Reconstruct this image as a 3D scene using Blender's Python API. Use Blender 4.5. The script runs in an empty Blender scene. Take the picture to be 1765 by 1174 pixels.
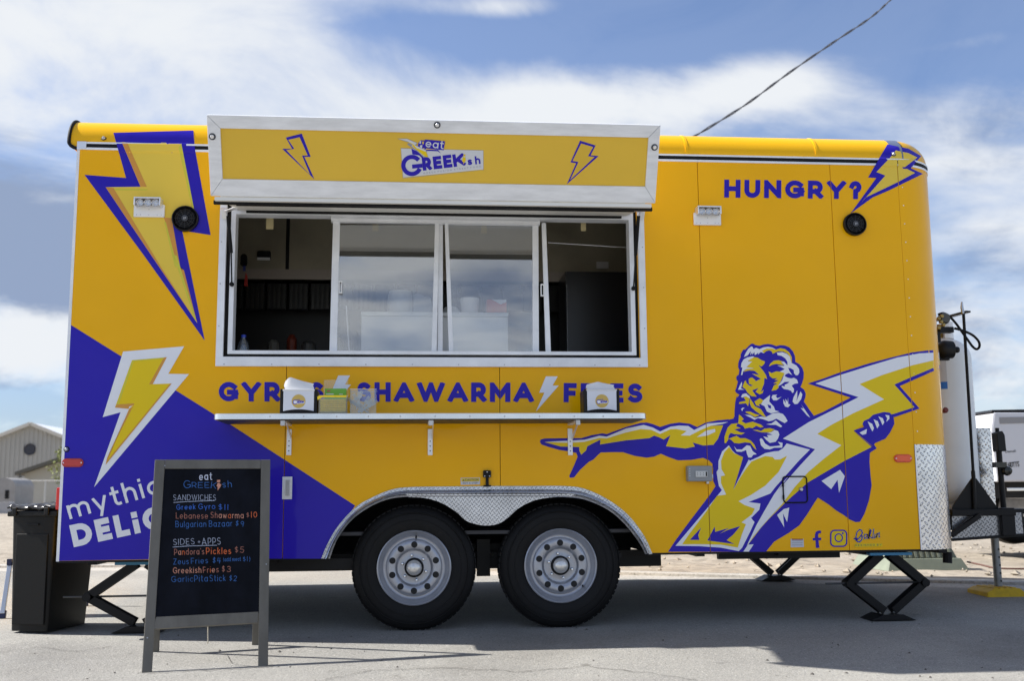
import bpy, bmesh, math, random
from math import sin, cos, pi, radians, hypot
from mathutils import Vector, Matrix
from mathutils.geometry import tessellate_polygon
random.seed(7)
SC = bpy.context.scene
COL = SC.collection

# ------------------------------------------------------------------ camera
W, H = 1765.0, 1174.0
F = 1841.8
YAW, PITCH, ROLL = 0.0915, 0.1410, -0.0083
CAM = Vector((1.9807, -6.2708, 0.7824))
FW = Vector((sin(YAW)*cos(PITCH), cos(YAW)*cos(PITCH), sin(PITCH)))
R0 = Vector((cos(YAW), -sin(YAW), 0)); U0 = R0.cross(FW)
RT = R0*cos(ROLL) + U0*sin(ROLL); UP = U0*cos(ROLL) - R0*sin(ROLL)
cam = bpy.data.cameras.new('camera'); camo = bpy.data.objects.new('camera', cam); COL.objects.link(camo)
cam.sensor_width = 36; cam.lens = F/W*36; cam.clip_start = 0.05; cam.clip_end = 6000
mw = Matrix.Identity(4)
for i in range(3):
    mw[i][0] = RT[i]; mw[i][1] = UP[i]; mw[i][2] = -FW[i]; mw[i][3] = CAM[i]
camo.matrix_world = mw
SC.camera = camo
cam.dof.use_dof = True; cam.dof.focus_distance = 6.25; cam.dof.aperture_fstop = 2.8

# ------------------------------------------------------------------ world: sky with clouds
SUN_EL, SUN_AZ = radians(40), radians(-78.5)          # azimuth from +Y, clockwise
wd = bpy.data.worlds.new('World'); SC.world = wd; wd.use_nodes = True
nt = wd.node_tree; N = nt.nodes; L = nt.links; N.clear()
def wn(t, **k):
    n = N.new(t)
    for a, b in k.items(): setattr(n, a, b)
    return n
def wmath(op, a, b=None, c=None, clamp=False):
    n = N.new('ShaderNodeMath'); n.operation = op; n.use_clamp = clamp
    for i, v in enumerate((a, b, c)):
        if v is None: continue
        if isinstance(v, (int, float)): n.inputs[i].default_value = v
        else: L.new(v, n.inputs[i])
    return n.outputs[0]
out = wn('ShaderNodeOutputWorld'); bg = wn('ShaderNodeBackground'); bg.inputs[1].default_value = 0.053
sky = wn('ShaderNodeTexSky'); sky.sky_type = 'NISHITA'; sky.sun_disc = False
sky.sun_elevation = SUN_EL; sky.sun_rotation = SUN_AZ; sky.air_density = 1.0; sky.dust_density = 0.6; sky.ozone_density = 2.0
tc = wn('ShaderNodeTexCoord'); sp = wn('ShaderNodeSeparateXYZ'); L.new(tc.outputs['Generated'], sp.inputs[0])
dx, dy, dz = sp.outputs
zc = wmath('MAXIMUM', dz, 0.0)
den = wmath('ADD', zc, 0.30)
cx_ = wmath('DIVIDE', dx, den); cy_ = wmath('DIVIDE', dy, den)
cmb = wn('ShaderNodeCombineXYZ'); L.new(cx_, cmb.inputs[0]); L.new(cy_, cmb.inputs[1]); cmb.inputs[2].default_value = 3.7
def wnoise(scale, detail, rough, dist, off, stretch=(1,1,1)):
    m = wn('ShaderNodeMapping'); m.inputs['Location'].default_value = off; m.inputs['Scale'].default_value = stretch
    L.new(cmb.outputs[0], m.inputs[0])
    n = wn('ShaderNodeTexNoise'); n.inputs['Scale'].default_value = scale; n.inputs['Detail'].default_value = detail
    n.inputs['Roughness'].default_value = rough; n.inputs['Distortion'].default_value = dist
    L.new(m.outputs[0], n.inputs['Vector']); return n.outputs[0]
n1 = wnoise(1.9, 12, 0.60, 0.5, (2.3, 0.4, 0), (1, 1.05, 1))
n2 = wnoise(3.2, 9, 0.62, 0.5, (7.1, 3.2, 1), (1, 1.1, 1))
def bump_(az, el, wa, we, amp):
    # smooth cloud mass around a compass direction (az, el in degrees)
    a = radians(az); e = radians(el)
    v = Vector((sin(a)*cos(e), cos(a)*cos(e), sin(e)))
    r = Vector((cos(a), -sin(a), 0)); u = r.cross(v)
    def dot(q):
        s = wmath('MULTIPLY', dx, q.x); s = wmath('MULTIPLY_ADD', dy, q.y, s); return wmath('MULTIPLY_ADD', dz, q.z, s)
    A = wmath('DIVIDE', dot(r), sin(radians(wa))); B = wmath('DIVIDE', dot(u), sin(radians(we)))
    s = wmath('MULTIPLY_ADD', A, A, wmath('MULTIPLY', B, B))
    g = wmath('POWER', 2.718, wmath('MULTIPLY', s, -1.0))
    g = wmath('MULTIPLY', g, wmath('GREATER_THAN', dot(v), 0.0))
    return wmath('MULTIPLY', g, amp)
def px_dir(x, y):
    d = (FW*F + RT*(x-W/2) - UP*(y-H/2)).normalized()
    return math.degrees(math.atan2(d.x, d.y)), math.degrees(math.asin(d.z))
def pb(x, y, wx, wy, amp):                      # a mass seen at this part of the sky
    az, el = px_dir(x, y); return bump_(az, el, wx/32.0, wy/32.0, amp)
cover = n1
def rb(x, y, wx, wy, amp):                      # cloud masses over the open land behind the viewer
    d = (FW*F + RT*(x-W/2) - UP*(y-H/2)).normalized(); d.y = -d.y
    return bump_(math.degrees(math.atan2(d.x, d.y)), math.degrees(math.asin(d.z)), wx/32.0, wy/32.0, amp)
for b in (pb(1700, 420, 200, 160, .13), pb(40, 400, 200, 120, .25), rb(680, 470, 170, 45, .25), rb(850, 500, 120, 40, .25), rb(700, 590, 260, 40, .2), pb(300, 90, 420, 150, .22), pb(1000, 190, 420, 60, .22), pb(1330, 140, 110, 40, .18), pb(860, 12, 110, 20, .20), pb(1640, 75, 100, 18, .20), pb(1650, 250, 90, 60, .12),
          pb(60, 580, 140, 80, .22), pb(1740, 690, 60, 60, .12),
          pb(1180, 45, 300, 50, -.30), pb(1700, 25, 200, 50, -.22), pb(760, 45, 160, 26, -.12), pb(1560, 130, 160, 50, -.14), pb(30, 690, 220, 50, -.10)):
    cover = wmath('ADD', cover, b)
ramp = wn('ShaderNodeMapRange'); ramp.interpolation_type = 'SMOOTHSTEP'
ramp.inputs['From Min'].default_value = 0.40; ramp.inputs['From Max'].default_value = 0.72
L.new(cover, ramp.inputs['Value'])
cov = wmath('MAXIMUM', wmath('MULTIPLY_ADD', ramp.outputs[0], 0.90, 0.10), wmath('MULTIPLY', wmath('SUBTRACT', 0.36, zc, clamp=True), 1.5))
# shaded undersides of the clouds
dk = wmath('ADD', n2, 0)
for b in (pb(60, 400, 260, 120, .30), rb(860, 490, 110, 40, .3), rb(640, 510, 120, 12, .25), rb(660, 450, 120, 22, -.2), rb(700, 620, 300, 40, .1),  pb(60, 480, 200, 60, .2), pb(40, 690, 240, 40, .35), pb(200, 60, 400, 120, -.25), pb(900, 160, 500, 90, -.25), pb(60, 590, 150, 60, -.3), pb(1680, 560, 160, 120, .08)):
    dk = wmath('ADD', dk, b)
dkr = wn('ShaderNodeMapRange'); dkr.interpolation_type = 'SMOOTHSTEP'
dkr.inputs['From Min'].default_value = 0.42; dkr.inputs['From Max'].default_value = 0.76
L.new(dk, dkr.inputs['Value'])
cl = wn('ShaderNodeMix', data_type='RGBA'); L.new(dkr.outputs[0], cl.inputs['Factor'])
cl.inputs['A'].default_value = (8.2, 8.5, 8.9, 1); cl.inputs['B'].default_value = (2.9, 3.7, 5.4, 1)
mx = wn('ShaderNodeMix', data_type='RGBA'); L.new(cov, mx.inputs['Factor'])
skg = wn('ShaderNodeMix', data_type='RGBA', blend_type='MULTIPLY'); skg.inputs['Factor'].default_value = 1
L.new(sky.outputs[0], skg.inputs['A']); skg.inputs['B'].default_value = (1.2, 1.3, 1.55, 1)
L.new(skg.outputs['Result'], mx.inputs['A']); L.new(cl.outputs['Result'], mx.inputs['B'])
L.new(mx.outputs['Result'], bg.inputs[0]); L.new(bg.outputs[0], out.inputs[0])

sl = bpy.data.lights.new('sun', 'SUN'); sl.energy = 5.0; sl.angle = radians(0.55); sl.color = (1, .955, .88)
so = bpy.data.objects.new('sun', sl); COL.objects.link(so)
sd = Vector((sin(SUN_AZ)*cos(SUN_EL), cos(SUN_AZ)*cos(SUN_EL), sin(SUN_EL)))
so.rotation_euler = sd.to_track_quat('Z', 'Y').to_euler(); so.location = sd*30
SC.view_settings.view_transform = 'Standard'; SC.view_settings.look = 'None'
SC.view_settings.exposure = 0.98; SC.view_settings.gamma = 1; SC.view_settings.use_curve_mapping = False
SC.render.engine = 'CYCLES'

# ------------------------------------------------------------------ helpers: sight lines to surfaces
def ray(x, y): return FW*F + RT*(x-W/2) - UP*(y-H/2)
def atY(x, y, Y=0.0):
    d = ray(x, y); return CAM + d*((Y-CAM.y)/d.y)
def on_plane(x, y, p0, n):
    d = ray(x, y); return CAM + d*((p0-CAM).dot(n)/d.dot(n))
GS = 0.035                                       # the street falls gently towards the viewer
def gz(y, x=0): return GS*max(-9.0, min(4.6, y))
GN = Vector((0, -GS, 1)).normalized()
def gnd(x, y): return on_plane(x, y, Vector((0, 0, 0)), GN)
ZB, ZT, ZC, RV = 0.422, 2.803, 2.845, 0.172      # body bottom, rail, start and radius of the roof cove
XC, RC, DEP = 5.005, 0.315, 2.40                 # start and radius of the rounded nose corner, body width
SEAMS = (1.238, 2.481, 3.718, 4.565, XC)
def sdf(p):
    if p.x <= XC or p.y >= RC:
        dh = -p.y if p.x <= XC else p.x-(XC+RC)
        if p.x <= XC: dh = -p.y
    else: dh = hypot(p.x-XC, p.y-RC)-RC
    if p.z > ZC: return hypot(max(dh+RV, 0), p.z-ZC)-RV
    return dh-(.007 if p.z > ZT-.010 else 0)
def body_hit(x, y, off):
    p = atY(x, y, -off)
    if p.x < XC and p.z < ZT-.03: return p
    d = ray(x, y).normalized(); p = CAM.copy()+d*4.5; best = p.copy(); bd = 9
    for _ in range(90):
        s = sdf(p)-off
        if s < bd: bd = s; best = p.copy()
        if s < 2e-5: break
        p = p+d*max(s*0.9, 1e-5)
        if p.y > 1.2: p = best; break
    if abs(sdf(p)-off) > 1e-4:
        for _ in range(6):
            h = 1e-4; g = Vector([(sdf(p+Vector(q)*h)-sdf(p-Vector(q)*h))/(2*h) for q in ((1,0,0), (0,1,0), (0,0,1))])
            p = p-g.normalized()*(sdf(p)-off)
    return p

# ------------------------------------------------------------------ materials
MATS = {}
def mat(name, col, rough=.5, metal=0, coat=0, nz=None, bump=None, spec=.5, alpha=None, trans=0, aniso=None, var=None):
    """nz=(scale, amount[, detail]) colour mottling; bump=(scale, strength, distance)"""
    if name in MATS: return MATS[name]
    m = bpy.data.materials.new(name); m.use_nodes = True; t = m.node_tree; b = t.nodes['Principled BSDF']
    b.inputs['Base Color'].default_value = (*col, 1); b.inputs['Roughness'].default_value = rough
    b.inputs['Metallic'].default_value = metal; b.inputs['Coat Weight'].default_value = coat; b.inputs['Coat Roughness'].default_value = .06
    b.inputs['Specular IOR Level'].default_value = spec; b.inputs['Transmission Weight'].default_value = trans
    if alpha is not None: b.inputs['Alpha'].default_value = alpha
    tcn = t.nodes.new('ShaderNodeTexCoord')
    def noise(s, d=5, r=.6, st=(1,1,1)):
        mp = t.nodes.new('ShaderNodeMapping'); mp.inputs['Scale'].default_value = st; t.links.new(tcn.outputs['Object'], mp.inputs[0])
        n = t.nodes.new('ShaderNodeTexNoise'); n.inputs['Scale'].default_value = s; n.inputs['Detail'].default_value = d; n.inputs['Roughness'].default_value = r
        t.links.new(mp.outputs[0], n.inputs['Vector']); return n
    if nz:
        n = noise(nz[0], nz[2] if len(nz) > 2 else 5, .6, nz[3] if len(nz) > 3 else (1,1,1))
        r = t.nodes.new('ShaderNodeMapRange'); r.inputs['From Min'].default_value = .3; r.inputs['From Max'].default_value = .7
        r.inputs['To Min'].default_value = 1-nz[1]; r.inputs['To Max'].default_value = 1+nz[1]; t.links.new(n.outputs[0], r.inputs['Value'])
        mu = t.nodes.new('ShaderNodeVectorMath'); mu.operation = 'SCALE'; mu.inputs[0].default_value = col; t.links.new(r.outputs[0], mu.inputs['Scale'])
        t.links.new(mu.outputs[0], b.inputs['Base Color'])
        r2 = t.nodes.new('ShaderNodeMapRange'); r2.inputs['To Min'].default_value = rough*.8; r2.inputs['To Max'].default_value = min(1, rough*1.25)
        t.links.new(n.outputs[0], r2.inputs['Value']); t.links.new(r2.outputs[0], b.inputs['Roughness'])
    if bump:
        n = noise(bump[0], bump[3] if len(bump) > 3 else 4, .55, bump[4] if len(bump) > 4 else (1,1,1)); bp = t.nodes.new('ShaderNodeBump')
        bp.inputs['Strength'].default_value = bump[1]; bp.inputs['Distance'].default_value = bump[2]
        t.links.new(n.outputs[0], bp.inputs['Height']); t.links.new(bp.outputs[0], b.inputs['Normal'])
        if coat: t.links.new(bp.outputs[0], b.inputs['Coat Normal'])
    MATS[name] = m; return m
def diamond(name, col, rough=.28, pitch=.034, st=1.0):
    if name in MATS: return MATS[name]
    m = bpy.data.materials.new(name); m.use_nodes = True; t = m.node_tree; b = t.nodes['Principled BSDF']
    b.inputs['Metallic'].default_value = 1; b.inputs['Roughness'].default_value = rough
    uv = t.nodes.new('ShaderNodeUVMap'); uv.uv_map = 'UVMap'; s = t.nodes.new('ShaderNodeSeparateXYZ'); t.links.new(uv.outputs[0], s.inputs[0])
    def M(op, a, b_=None):
        n = t.nodes.new('ShaderNodeMath'); n.operation = op
        for i, v in enumerate((a, b_)):
            if v is None: continue
            if isinstance(v, (int, float)): n.inputs[i].default_value = v
            else: t.links.new(v, n.inputs[i])
        return n.outputs[0]
    u = M('DIVIDE', M('ADD', s.outputs[0], s.outputs[1]), pitch); v = M('DIVIDE', M('SUBTRACT', s.outputs[0], s.outputs[1]), pitch)
    fu = M('SUBTRACT', M('FRACT', u), .5); fv = M('SUBTRACT', M('FRACT', v), .5)
    par = M('MODULO', M('ABSOLUTE', M('ADD', M('FLOOR', u), M('FLOOR', v))), 2.0); q = M('SUBTRACT', 1.0, par)
    lo = M('ADD', M('MULTIPLY', fu, q), M('MULTIPLY', fv, par)); na = M('ADD', M('MULTIPLY', fv, q), M('MULTIPLY', fu, par))
    d = M('ADD', M('POWER', M('ABSOLUTE', M('DIVIDE', lo, .47)), 2.0), M('POWER', M('ABSOLUTE', M('DIVIDE', na, .17)), 2.0))
    r = t.nodes.new('ShaderNodeMapRange'); r.inputs['From Min'].default_value = 1.15; r.inputs['From Max'].default_value = .35; t.links.new(d, r.inputs['Value'])
    bp = t.nodes.new('ShaderNodeBump'); bp.inputs['Strength'].default_value = st; bp.inputs['Distance'].default_value = .009
    t.links.new(r.outputs[0], bp.inputs['Height']); t.links.new(bp.outputs[0], b.inputs['Normal'])
    n = t.nodes.new('ShaderNodeTexNoise'); n.inputs['Scale'].default_value = 9; n.inputs['Detail'].default_value = 6
    tcn = t.nodes.new('ShaderNodeTexCoord'); t.links.new(tcn.outputs['Object'], n.inputs['Vector'])
    r2 = t.nodes.new('ShaderNodeMapRange'); r2.inputs['From Min'].default_value = .3; r2.inputs['From Max'].default_value = .7
    r2.inputs['To Min'].default_value = .78; r2.inputs['To Max'].default_value = 1.05; t.links.new(n.outputs[0], r2.inputs['Value'])
    mu = t.nodes.new('ShaderNodeVectorMath'); mu.operation = 'SCALE'; mu.inputs[0].default_value = col; t.links.new(r2.outputs[0], mu.inputs['Scale'])
    t.links.new(mu.outputs[0], b.inputs['Base Color'])
    MATS[name] = m; return m
def glassy(name, tint, refl, rough=0.0, haze=0.0, hcol=(.8,.85,.9)):
    if name in MATS: return MATS[name]
    m = bpy.data.materials.new(name); m.use_nodes = True; t = m.node_tree; t.nodes.clear()
    o = t.nodes.new('ShaderNodeOutputMaterial'); tr = t.nodes.new('ShaderNodeBsdfTransparent'); tr.inputs[0].default_value = (*tint, 1)
    g = t.nodes.new('ShaderNodeBsdfGlossy'); g.inputs['Roughness'].default_value = rough; g.inputs[0].default_value = (.95, .97, 1, 1)
    mx = t.nodes.new('ShaderNodeMixShader'); fr = t.nodes.new('ShaderNodeFresnel'); fr.inputs[0].default_value = 1.45
    ad = t.nodes.new('ShaderNodeMath'); ad.operation = 'ADD'; ad.use_clamp = True; ad.inputs[1].default_value = refl; t.links.new(fr.outputs[0], ad.inputs[0])
    t.links.new(ad.outputs[0], mx.inputs[0]); t.links.new(tr.outputs[0], mx.inputs[1]); t.links.new(g.outputs[0], mx.inputs[2])
    last = mx
    if haze:
        df = t.nodes.new('ShaderNodeBsdfDiffuse'); df.inputs[0].default_value = (*hcol, 1); m2 = t.nodes.new('ShaderNodeMixShader'); m2.inputs[0].default_value = haze
        t.links.new(mx.outputs[0], m2.inputs[1]); t.links.new(df.outputs[0], m2.inputs[2]); last = m2
    t.links.new(last.outputs[0], o.inputs[0]); MATS[name] = m; return m
WAVE = (1.5, .55, .06, 2)
YEL = mat('yellow_vinyl', (.96, .485, .001), .32, 0, .30, spec=.08, nz=(1.1, .035, 3), bump=WAVE)
YEL2 = mat('cove_yellow', (.92, .49, .003), .3, 0, .15, spec=.2, nz=(1.5, .03))
BLU = mat('blue_vinyl', (.026, .014, .42), .32, 0, .25, spec=.1, bump=WAVE)
WHV = mat('white_vinyl', (.84, .85, .89), .38, 0, .3, bump=WAVE)
GLD = mat('gold_vinyl', (.84, .60, .006), .32, 0, .14, spec=.2, bump=WAVE)
PAL = mat('pale_gold_vinyl', (.84, .60, .07), .32, 0, .14, spec=.2, bump=WAVE)
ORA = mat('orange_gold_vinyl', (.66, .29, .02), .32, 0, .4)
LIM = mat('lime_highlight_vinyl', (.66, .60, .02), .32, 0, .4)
SGY = mat('sign_yellow', (.80, .50, .03), .35, 0, .15, nz=(1.2, .05))
ALU = mat('brushed_aluminium', (.82, .83, .86), .36, .6, nz=(14, .07, 6, (1, 1, 9)), bump=(60, .1, .001))
ALW = mat('white_aluminium', (.86, .87, .89), .38, .15, nz=(7, .09, 7), bump=(50, .08, .001))
STE = mat('zinc_steel', (.55, .55, .56), .35, 1, nz=(20, .15))
CHR = mat('chrome', (.8, .8, .82), .12, 1)
BLK = mat('black_rubber', (.006, .006, .007), .6, spec=.25, nz=(30, .3))
BLP = mat('black_plastic', (.006, .006, .007), .42, spec=.3, bump=(150, .2, .001))
BLS = mat('black_steel', (.006, .006, .007), .45, spec=.25, nz=(12, .4), bump=(40, .15, .002))
DIA = diamond('diamond_plate', (.78, .78, .80), .2, .046, 1.6)
DIAF = diamond('diamond_plate_fine', (.68, .69, .72), .3, .026, 1.0)
WHT = mat('white_paint', (.86, .86, .86), .4)
DRK = mat('dark_void', (.01, .01, .011), .8)

# ------------------------------------------------------------------ helpers: meshes
def tag(o, label=None, cat=None, group=None, kind=None):
    if label: o['label'] = label
    if cat: o['category'] = cat
    if group: o['group'] = group
    if kind: o['kind'] = kind
    return o
def empty(name, loc, label=None, cat=None, group=None):
    o = bpy.data.objects.new(name, None); o.location = loc; o.empty_display_size = .2; COL.objects.link(o)
    return tag(o, label, cat, group)
def wloc(o):
    v = Vector((0, 0, 0))
    while o: v = v+o.location; o = o.parent
    return v
def link(name, me, parent=None, mats=None, smooth=False, bevel=0, angle=35):
    o = bpy.data.objects.new(name, me); COL.objects.link(o)
    if parent: o.parent = parent
    for m in (mats if isinstance(mats, (list, tuple)) else [mats] if mats else []): me.materials.append(m)
    if smooth:
        for p in me.polygons: p.use_smooth = True
        try: me.set_sharp_from_angle(angle=radians(angle))
        except Exception: pass
    if bevel:
        b = o.modifiers.new('bevel', 'BEVEL'); b.width = bevel; b.segments = 2; b.limit_method = 'ANGLE'; b.angle_limit = radians(40)
    return o
class MB:
    def __init__(s): s.v = []; s.f = []; s.m = []; s.cm = 0
    def add(s, vs, fs):
        k = len(s.v); s.v += [Vector(q) for q in vs]
        for f in fs: s.f.append([k+i for i in f]); s.m.append(s.cm)
        return s
    def box(s, x0, x1, y0, y1, z0, z1, M=None):
        vs = [Vector((x, y, z)) for z in (z0, z1) for y in (y0, y1) for x in (x0, x1)]
        if M: vs = [M@q for q in vs]
        return s.add(vs, [(0,2,3,1), (4,5,7,6), (0,1,5,4), (2,6,7,3), (0,4,6,2), (1,3,7,5)])
    def bar(s, a, b, w, t, up=(0,0,1)):
        a = Vector(a); b = Vector(b); d = (b-a); L_ = d.length; d.normalize(); u = Vector(up)
        r = d.cross(u)
        if r.length < 1e-4: r = d.cross(Vector((0,1,0)))
        r.normalize(); u = r.cross(d)
        vs = [a+d*(L_*e)+r*(w/2*i)+u*(t/2*j) for e in (0,1) for j in (-1,1) for i in (-1,1)]
        return s.add(vs, [(0,1,3,2), (4,6,7,5), (0,4,5,1), (2,3,7,6), (0,2,6,4), (1,5,7,3)])
    def tube(s, pts, r, n=10, cap=True, radii=None):
        pts = [Vector(p) for p in pts]; k = len(s.v); prev = None
        for i, p in enumerate(pts):
            d = (pts[min(i+1, len(pts)-1)]-pts[max(i-1, 0)]).normalized()
            if prev is None:
                a = d.cross(Vector((0,0,1)));  a = d.cross(Vector((0,1,0))) if a.length < .1 else a
            else: a = prev-d*prev.dot(d)
            a.normalize(); prev = a; b = d.cross(a); rr = radii[i] if radii else r
            for j in range(n):
                t = 2*pi*j/n; s.v.append(p+a*(rr*cos(t))+b*(rr*sin(t)))
        for i in range(len(pts)-1):
            for j in range(n):
                s.f.append([k+i*n+j, k+i*n+(j+1)%n, k+(i+1)*n+(j+1)%n, k+(i+1)*n+j]); s.m.append(s.cm)
        if cap:
            s.f.append([k+j for j in range(n)][::-1]); s.m.append(s.cm)
            q = k+(len(pts)-1)*n; s.f.append([q+j for j in range(n)]); s.m.append(s.cm)
        return s
    def lathe(s, prof, c, axis='Z', n=24, a0=0, a1=2*pi):
        """prof=[(radius, along)]"""
        c = Vector(c); k = len(s.v); full = abs(a1-a0-2*pi) < 1e-6; m = n if full else n+1
        for r, h in prof:
            for j in range(m):
                t = a0+(a1-a0)*j/n; x, y = r*cos(t), r*sin(t)
                s.v.append(c+(Vector((x, y, h)) if axis == 'Z' else Vector((x, h, y)) if axis == 'Y' else Vector((h, x, y))))
        for i in range(len(prof)-1):
            for j in range(n):
                j2 = (j+1)%m if full else j+1
                s.f.append([k+i*m+j, k+i*m+j2, k+(i+1)*m+j2, k+(i+1)*m+j]); s.m.append(s.cm)
        return s
    def prism(s, poly, y0, y1, fn=None, hole=None):
        """poly = [(x,z)] extruded from y0 (front) to y1"""
        fn = fn or (lambda x, z, y: (x, y, z))
        loops = [poly]+([hole] if hole else [])
        flat = [p for l in loops for p in l]; n = len(flat)
        tris = tessellate_polygon([[Vector((p[0], p[1], 0)) for p in l] for l in loops])
        k = len(s.v)
        for y in (y0, y1):
            for p in flat: s.v.append(Vector(fn(p[0], p[1], y)))
        for t in tris:
            s.f.append([k+i for i in t]); s.m.append(s.cm); s.f.append([k+n+i for i in reversed(t)]); s.m.append(s.cm)
        b = 0
        for l in loops:
            c = len(l)
            for i in range(c):
                j = (i+1)%c; s.f.append([k+b+i, k+b+j, k+n+b+j, k+n+b+i]); s.m.append(s.cm)
            b += c
        return s
    def build(s, name, mats, parent=None, smooth=False, bevel=0, uv=None, angle=35, recalc=True):
        o0 = wloc(parent) if parent else Vector((0,0,0))
        me = bpy.data.meshes.new(name); me.from_pydata([tuple(q-o0) for q in s.v], [], s.f)
        for i, p in enumerate(me.polygons): p.material_index = s.m[i]
        if recalc:
            bm = bmesh.new(); bm.from_mesh(me); bmesh.ops.recalc_face_normals(bm, faces=bm.faces); bm.to_mesh(me); bm.free()
        if uv:
            ul = me.uv_layers.new(name='UVMap')
            for lp in me.loops: ul.data[lp.index].uv = uv(me.vertices[lp.vertex_index].co+o0)
        me.update(); return link(name, me, parent, mats, smooth, bevel, angle)
def copy_tree(o, parent=None, off=None):
    c = o.copy(); COL.objects.link(c)
    if parent: c.parent = parent
    if off is not None: c.location = c.location+Vector(off)
    for ch in list(o.children): copy_tree(ch, c)
    return c

# ------------------------------------------------------------------ printed graphics: flat vinyl laid on the surface
def T(ox, oy, s, pts): return [(ox+x/s, oy+y/s) for x, y in pts]
class Decal:
    def __init__(s, surf, mats, base=.0012, step=.0006):
        s.surf = surf; s.mats = mats; s.base = base; s.step = step; s.bm = bmesh.new(); s.seq = 0
    def poly(s, pts, mi, layer, grid=0, sub=0):
        off = s.base+s.step*layer+sub
        tr = tessellate_polygon([[Vector((x, y, 0)) for x, y in pts]])
        b = bmesh.new(); vs = [b.verts.new((x, y, 0)) for x, y in pts]
        for t in tr:
            try: b.faces.new([vs[i] for i in t])
            except Exception: pass
        if grid:
            xs = [p[0] for p in pts]; ys = [p[1] for p in pts]
            for ax, lo, hi in ((0, min(xs), max(xs)), (1, min(ys), max(ys))):
                q = math.ceil(lo/grid)*grid
                while q < hi:
                    co = (q, 0, 0) if ax == 0 else (0, q, 0); no = (1, 0, 0) if ax == 0 else (0, 1, 0)
                    bmesh.ops.bisect_plane(b, geom=b.verts[:]+b.edges[:]+b.faces[:], plane_co=co, plane_no=no); q += grid
        mp = {}
        for v in b.verts: mp[v] = s.bm.verts.new(s.surf(v.co.x, v.co.y, off))
        for f in b.faces:
            try: g = s.bm.faces.new([mp[v] for v in f.verts]); g.material_index = mi
            except Exception: pass
        b.free()
    def strip(s, pts, w, mi, layer, sub=0, grid=0):
        for q in ribbon(pts, w): s.poly(q, mi, layer, grid, sub)
    def text(s, p0, p1, h, txt, wt, mi, layer=0, track=.16, jit=0, up=None, mids=None, only=None):
        p0 = Vector(p0); p1 = Vector(p1); e = (p1-p0); Ln = e.length; e.normalize()
        u = Vector(up).normalized() if up else Vector((e.y, -e.x))
        tot = 0; lay = []
        for c in txt:
            if c == ' ': tot += .42; continue
            w, st = glyph(c); w = max(w, wt); lay.append((c, tot, w, st)); tot += w+track
        tot -= track; sx = Ln/tot
        for gi, (c, x0, w, st) in enumerate(lay):
            if only is not None and gi != only: continue
            ys = [q[1] for l in st for q in l]; y0, y1 = min(ys), max(ys)
            if y1-y0 < .05: y0 -= .2; y1 += .2
            k = h/sx; jr = random.uniform(-jit, jit); jy = random.uniform(-jit, jit)*.6; m_ = mids[gi] if mids else mi
            for si, l in enumerate(st):
                wx = wt*k if k > 0 else wt           # keep stroke weight even when the word is stretched
                pl = []
                for (x, y) in l:
                    X = wt/2*1.0+(x/max(w, 1e-6))*(w-wt) if w > wt*1.01 else w/2
                    Y = y0+wt/2+(y-y0)/(y1-y0)*((y1-y0)-wt)
                    pl.append((X*sx/h, Y))
                for q in ribbon(pl, wt, cap=wt/2):
                    q = clip(q, y0, y1)
                    if len(q) < 3: continue
                    P = []
                    for (X, Y) in q:
                        a = X*h; b_ = (Y+jy)*h
                        P.append(tuple(p0+e*(x0*sx+a*cos(jr*.5)-b_*sin(jr*.5))+u*(b_*cos(jr*.5))))
                    s.poly(P, m_, layer, 0, sub=-1*0+.00004*si)
    def build(s, name, parent, seams=False):
        if seams:
            for X in SEAMS:
                for q in (X-.0022, X+.0022):
                    bmesh.ops.bisect_plane(s.bm, geom=s.bm.verts[:]+s.bm.edges[:]+s.bm.faces[:], plane_co=(q, 0, 0), plane_no=(1, 0, 0))
                kill = [f for f in s.bm.faces if abs(f.calc_center_median().x-X) < .0021 and f.calc_center_median().z < ZC]
                bmesh.ops.delete(s.bm, geom=kill, context='FACES')
        o0 = wloc(parent)
        for v in s.bm.verts: v.co -= o0
        # faces towards the viewer side of the surface
        s.bm.normal_update()
        for f in s.bm.faces:
            if f.normal.dot((f.calc_center_median()+o0)-CAM) > 0: f.normal_flip()
        me = bpy.data.meshes.new(name); s.bm.to_mesh(me); s.bm.free()
        return link(name, me, parent, s.mats)
def clip(q, y0, y1):
    for sg, lim in ((1, y0), (-1, -y1)):
        r = []
        for i in range(len(q)):
            a, b = q[i-1], q[i]; da = sg*a[1]-lim; db = sg*b[1]-lim
            if (da >= 0) != (db >= 0):
                t = da/(da-db); r.append((a[0]+(b[0]-a[0])*t, a[1]+(b[1]-a[1])*t))
            if db >= 0: r.append(b)
        q = r
        if len(q) < 3: return []
    return q
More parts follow.
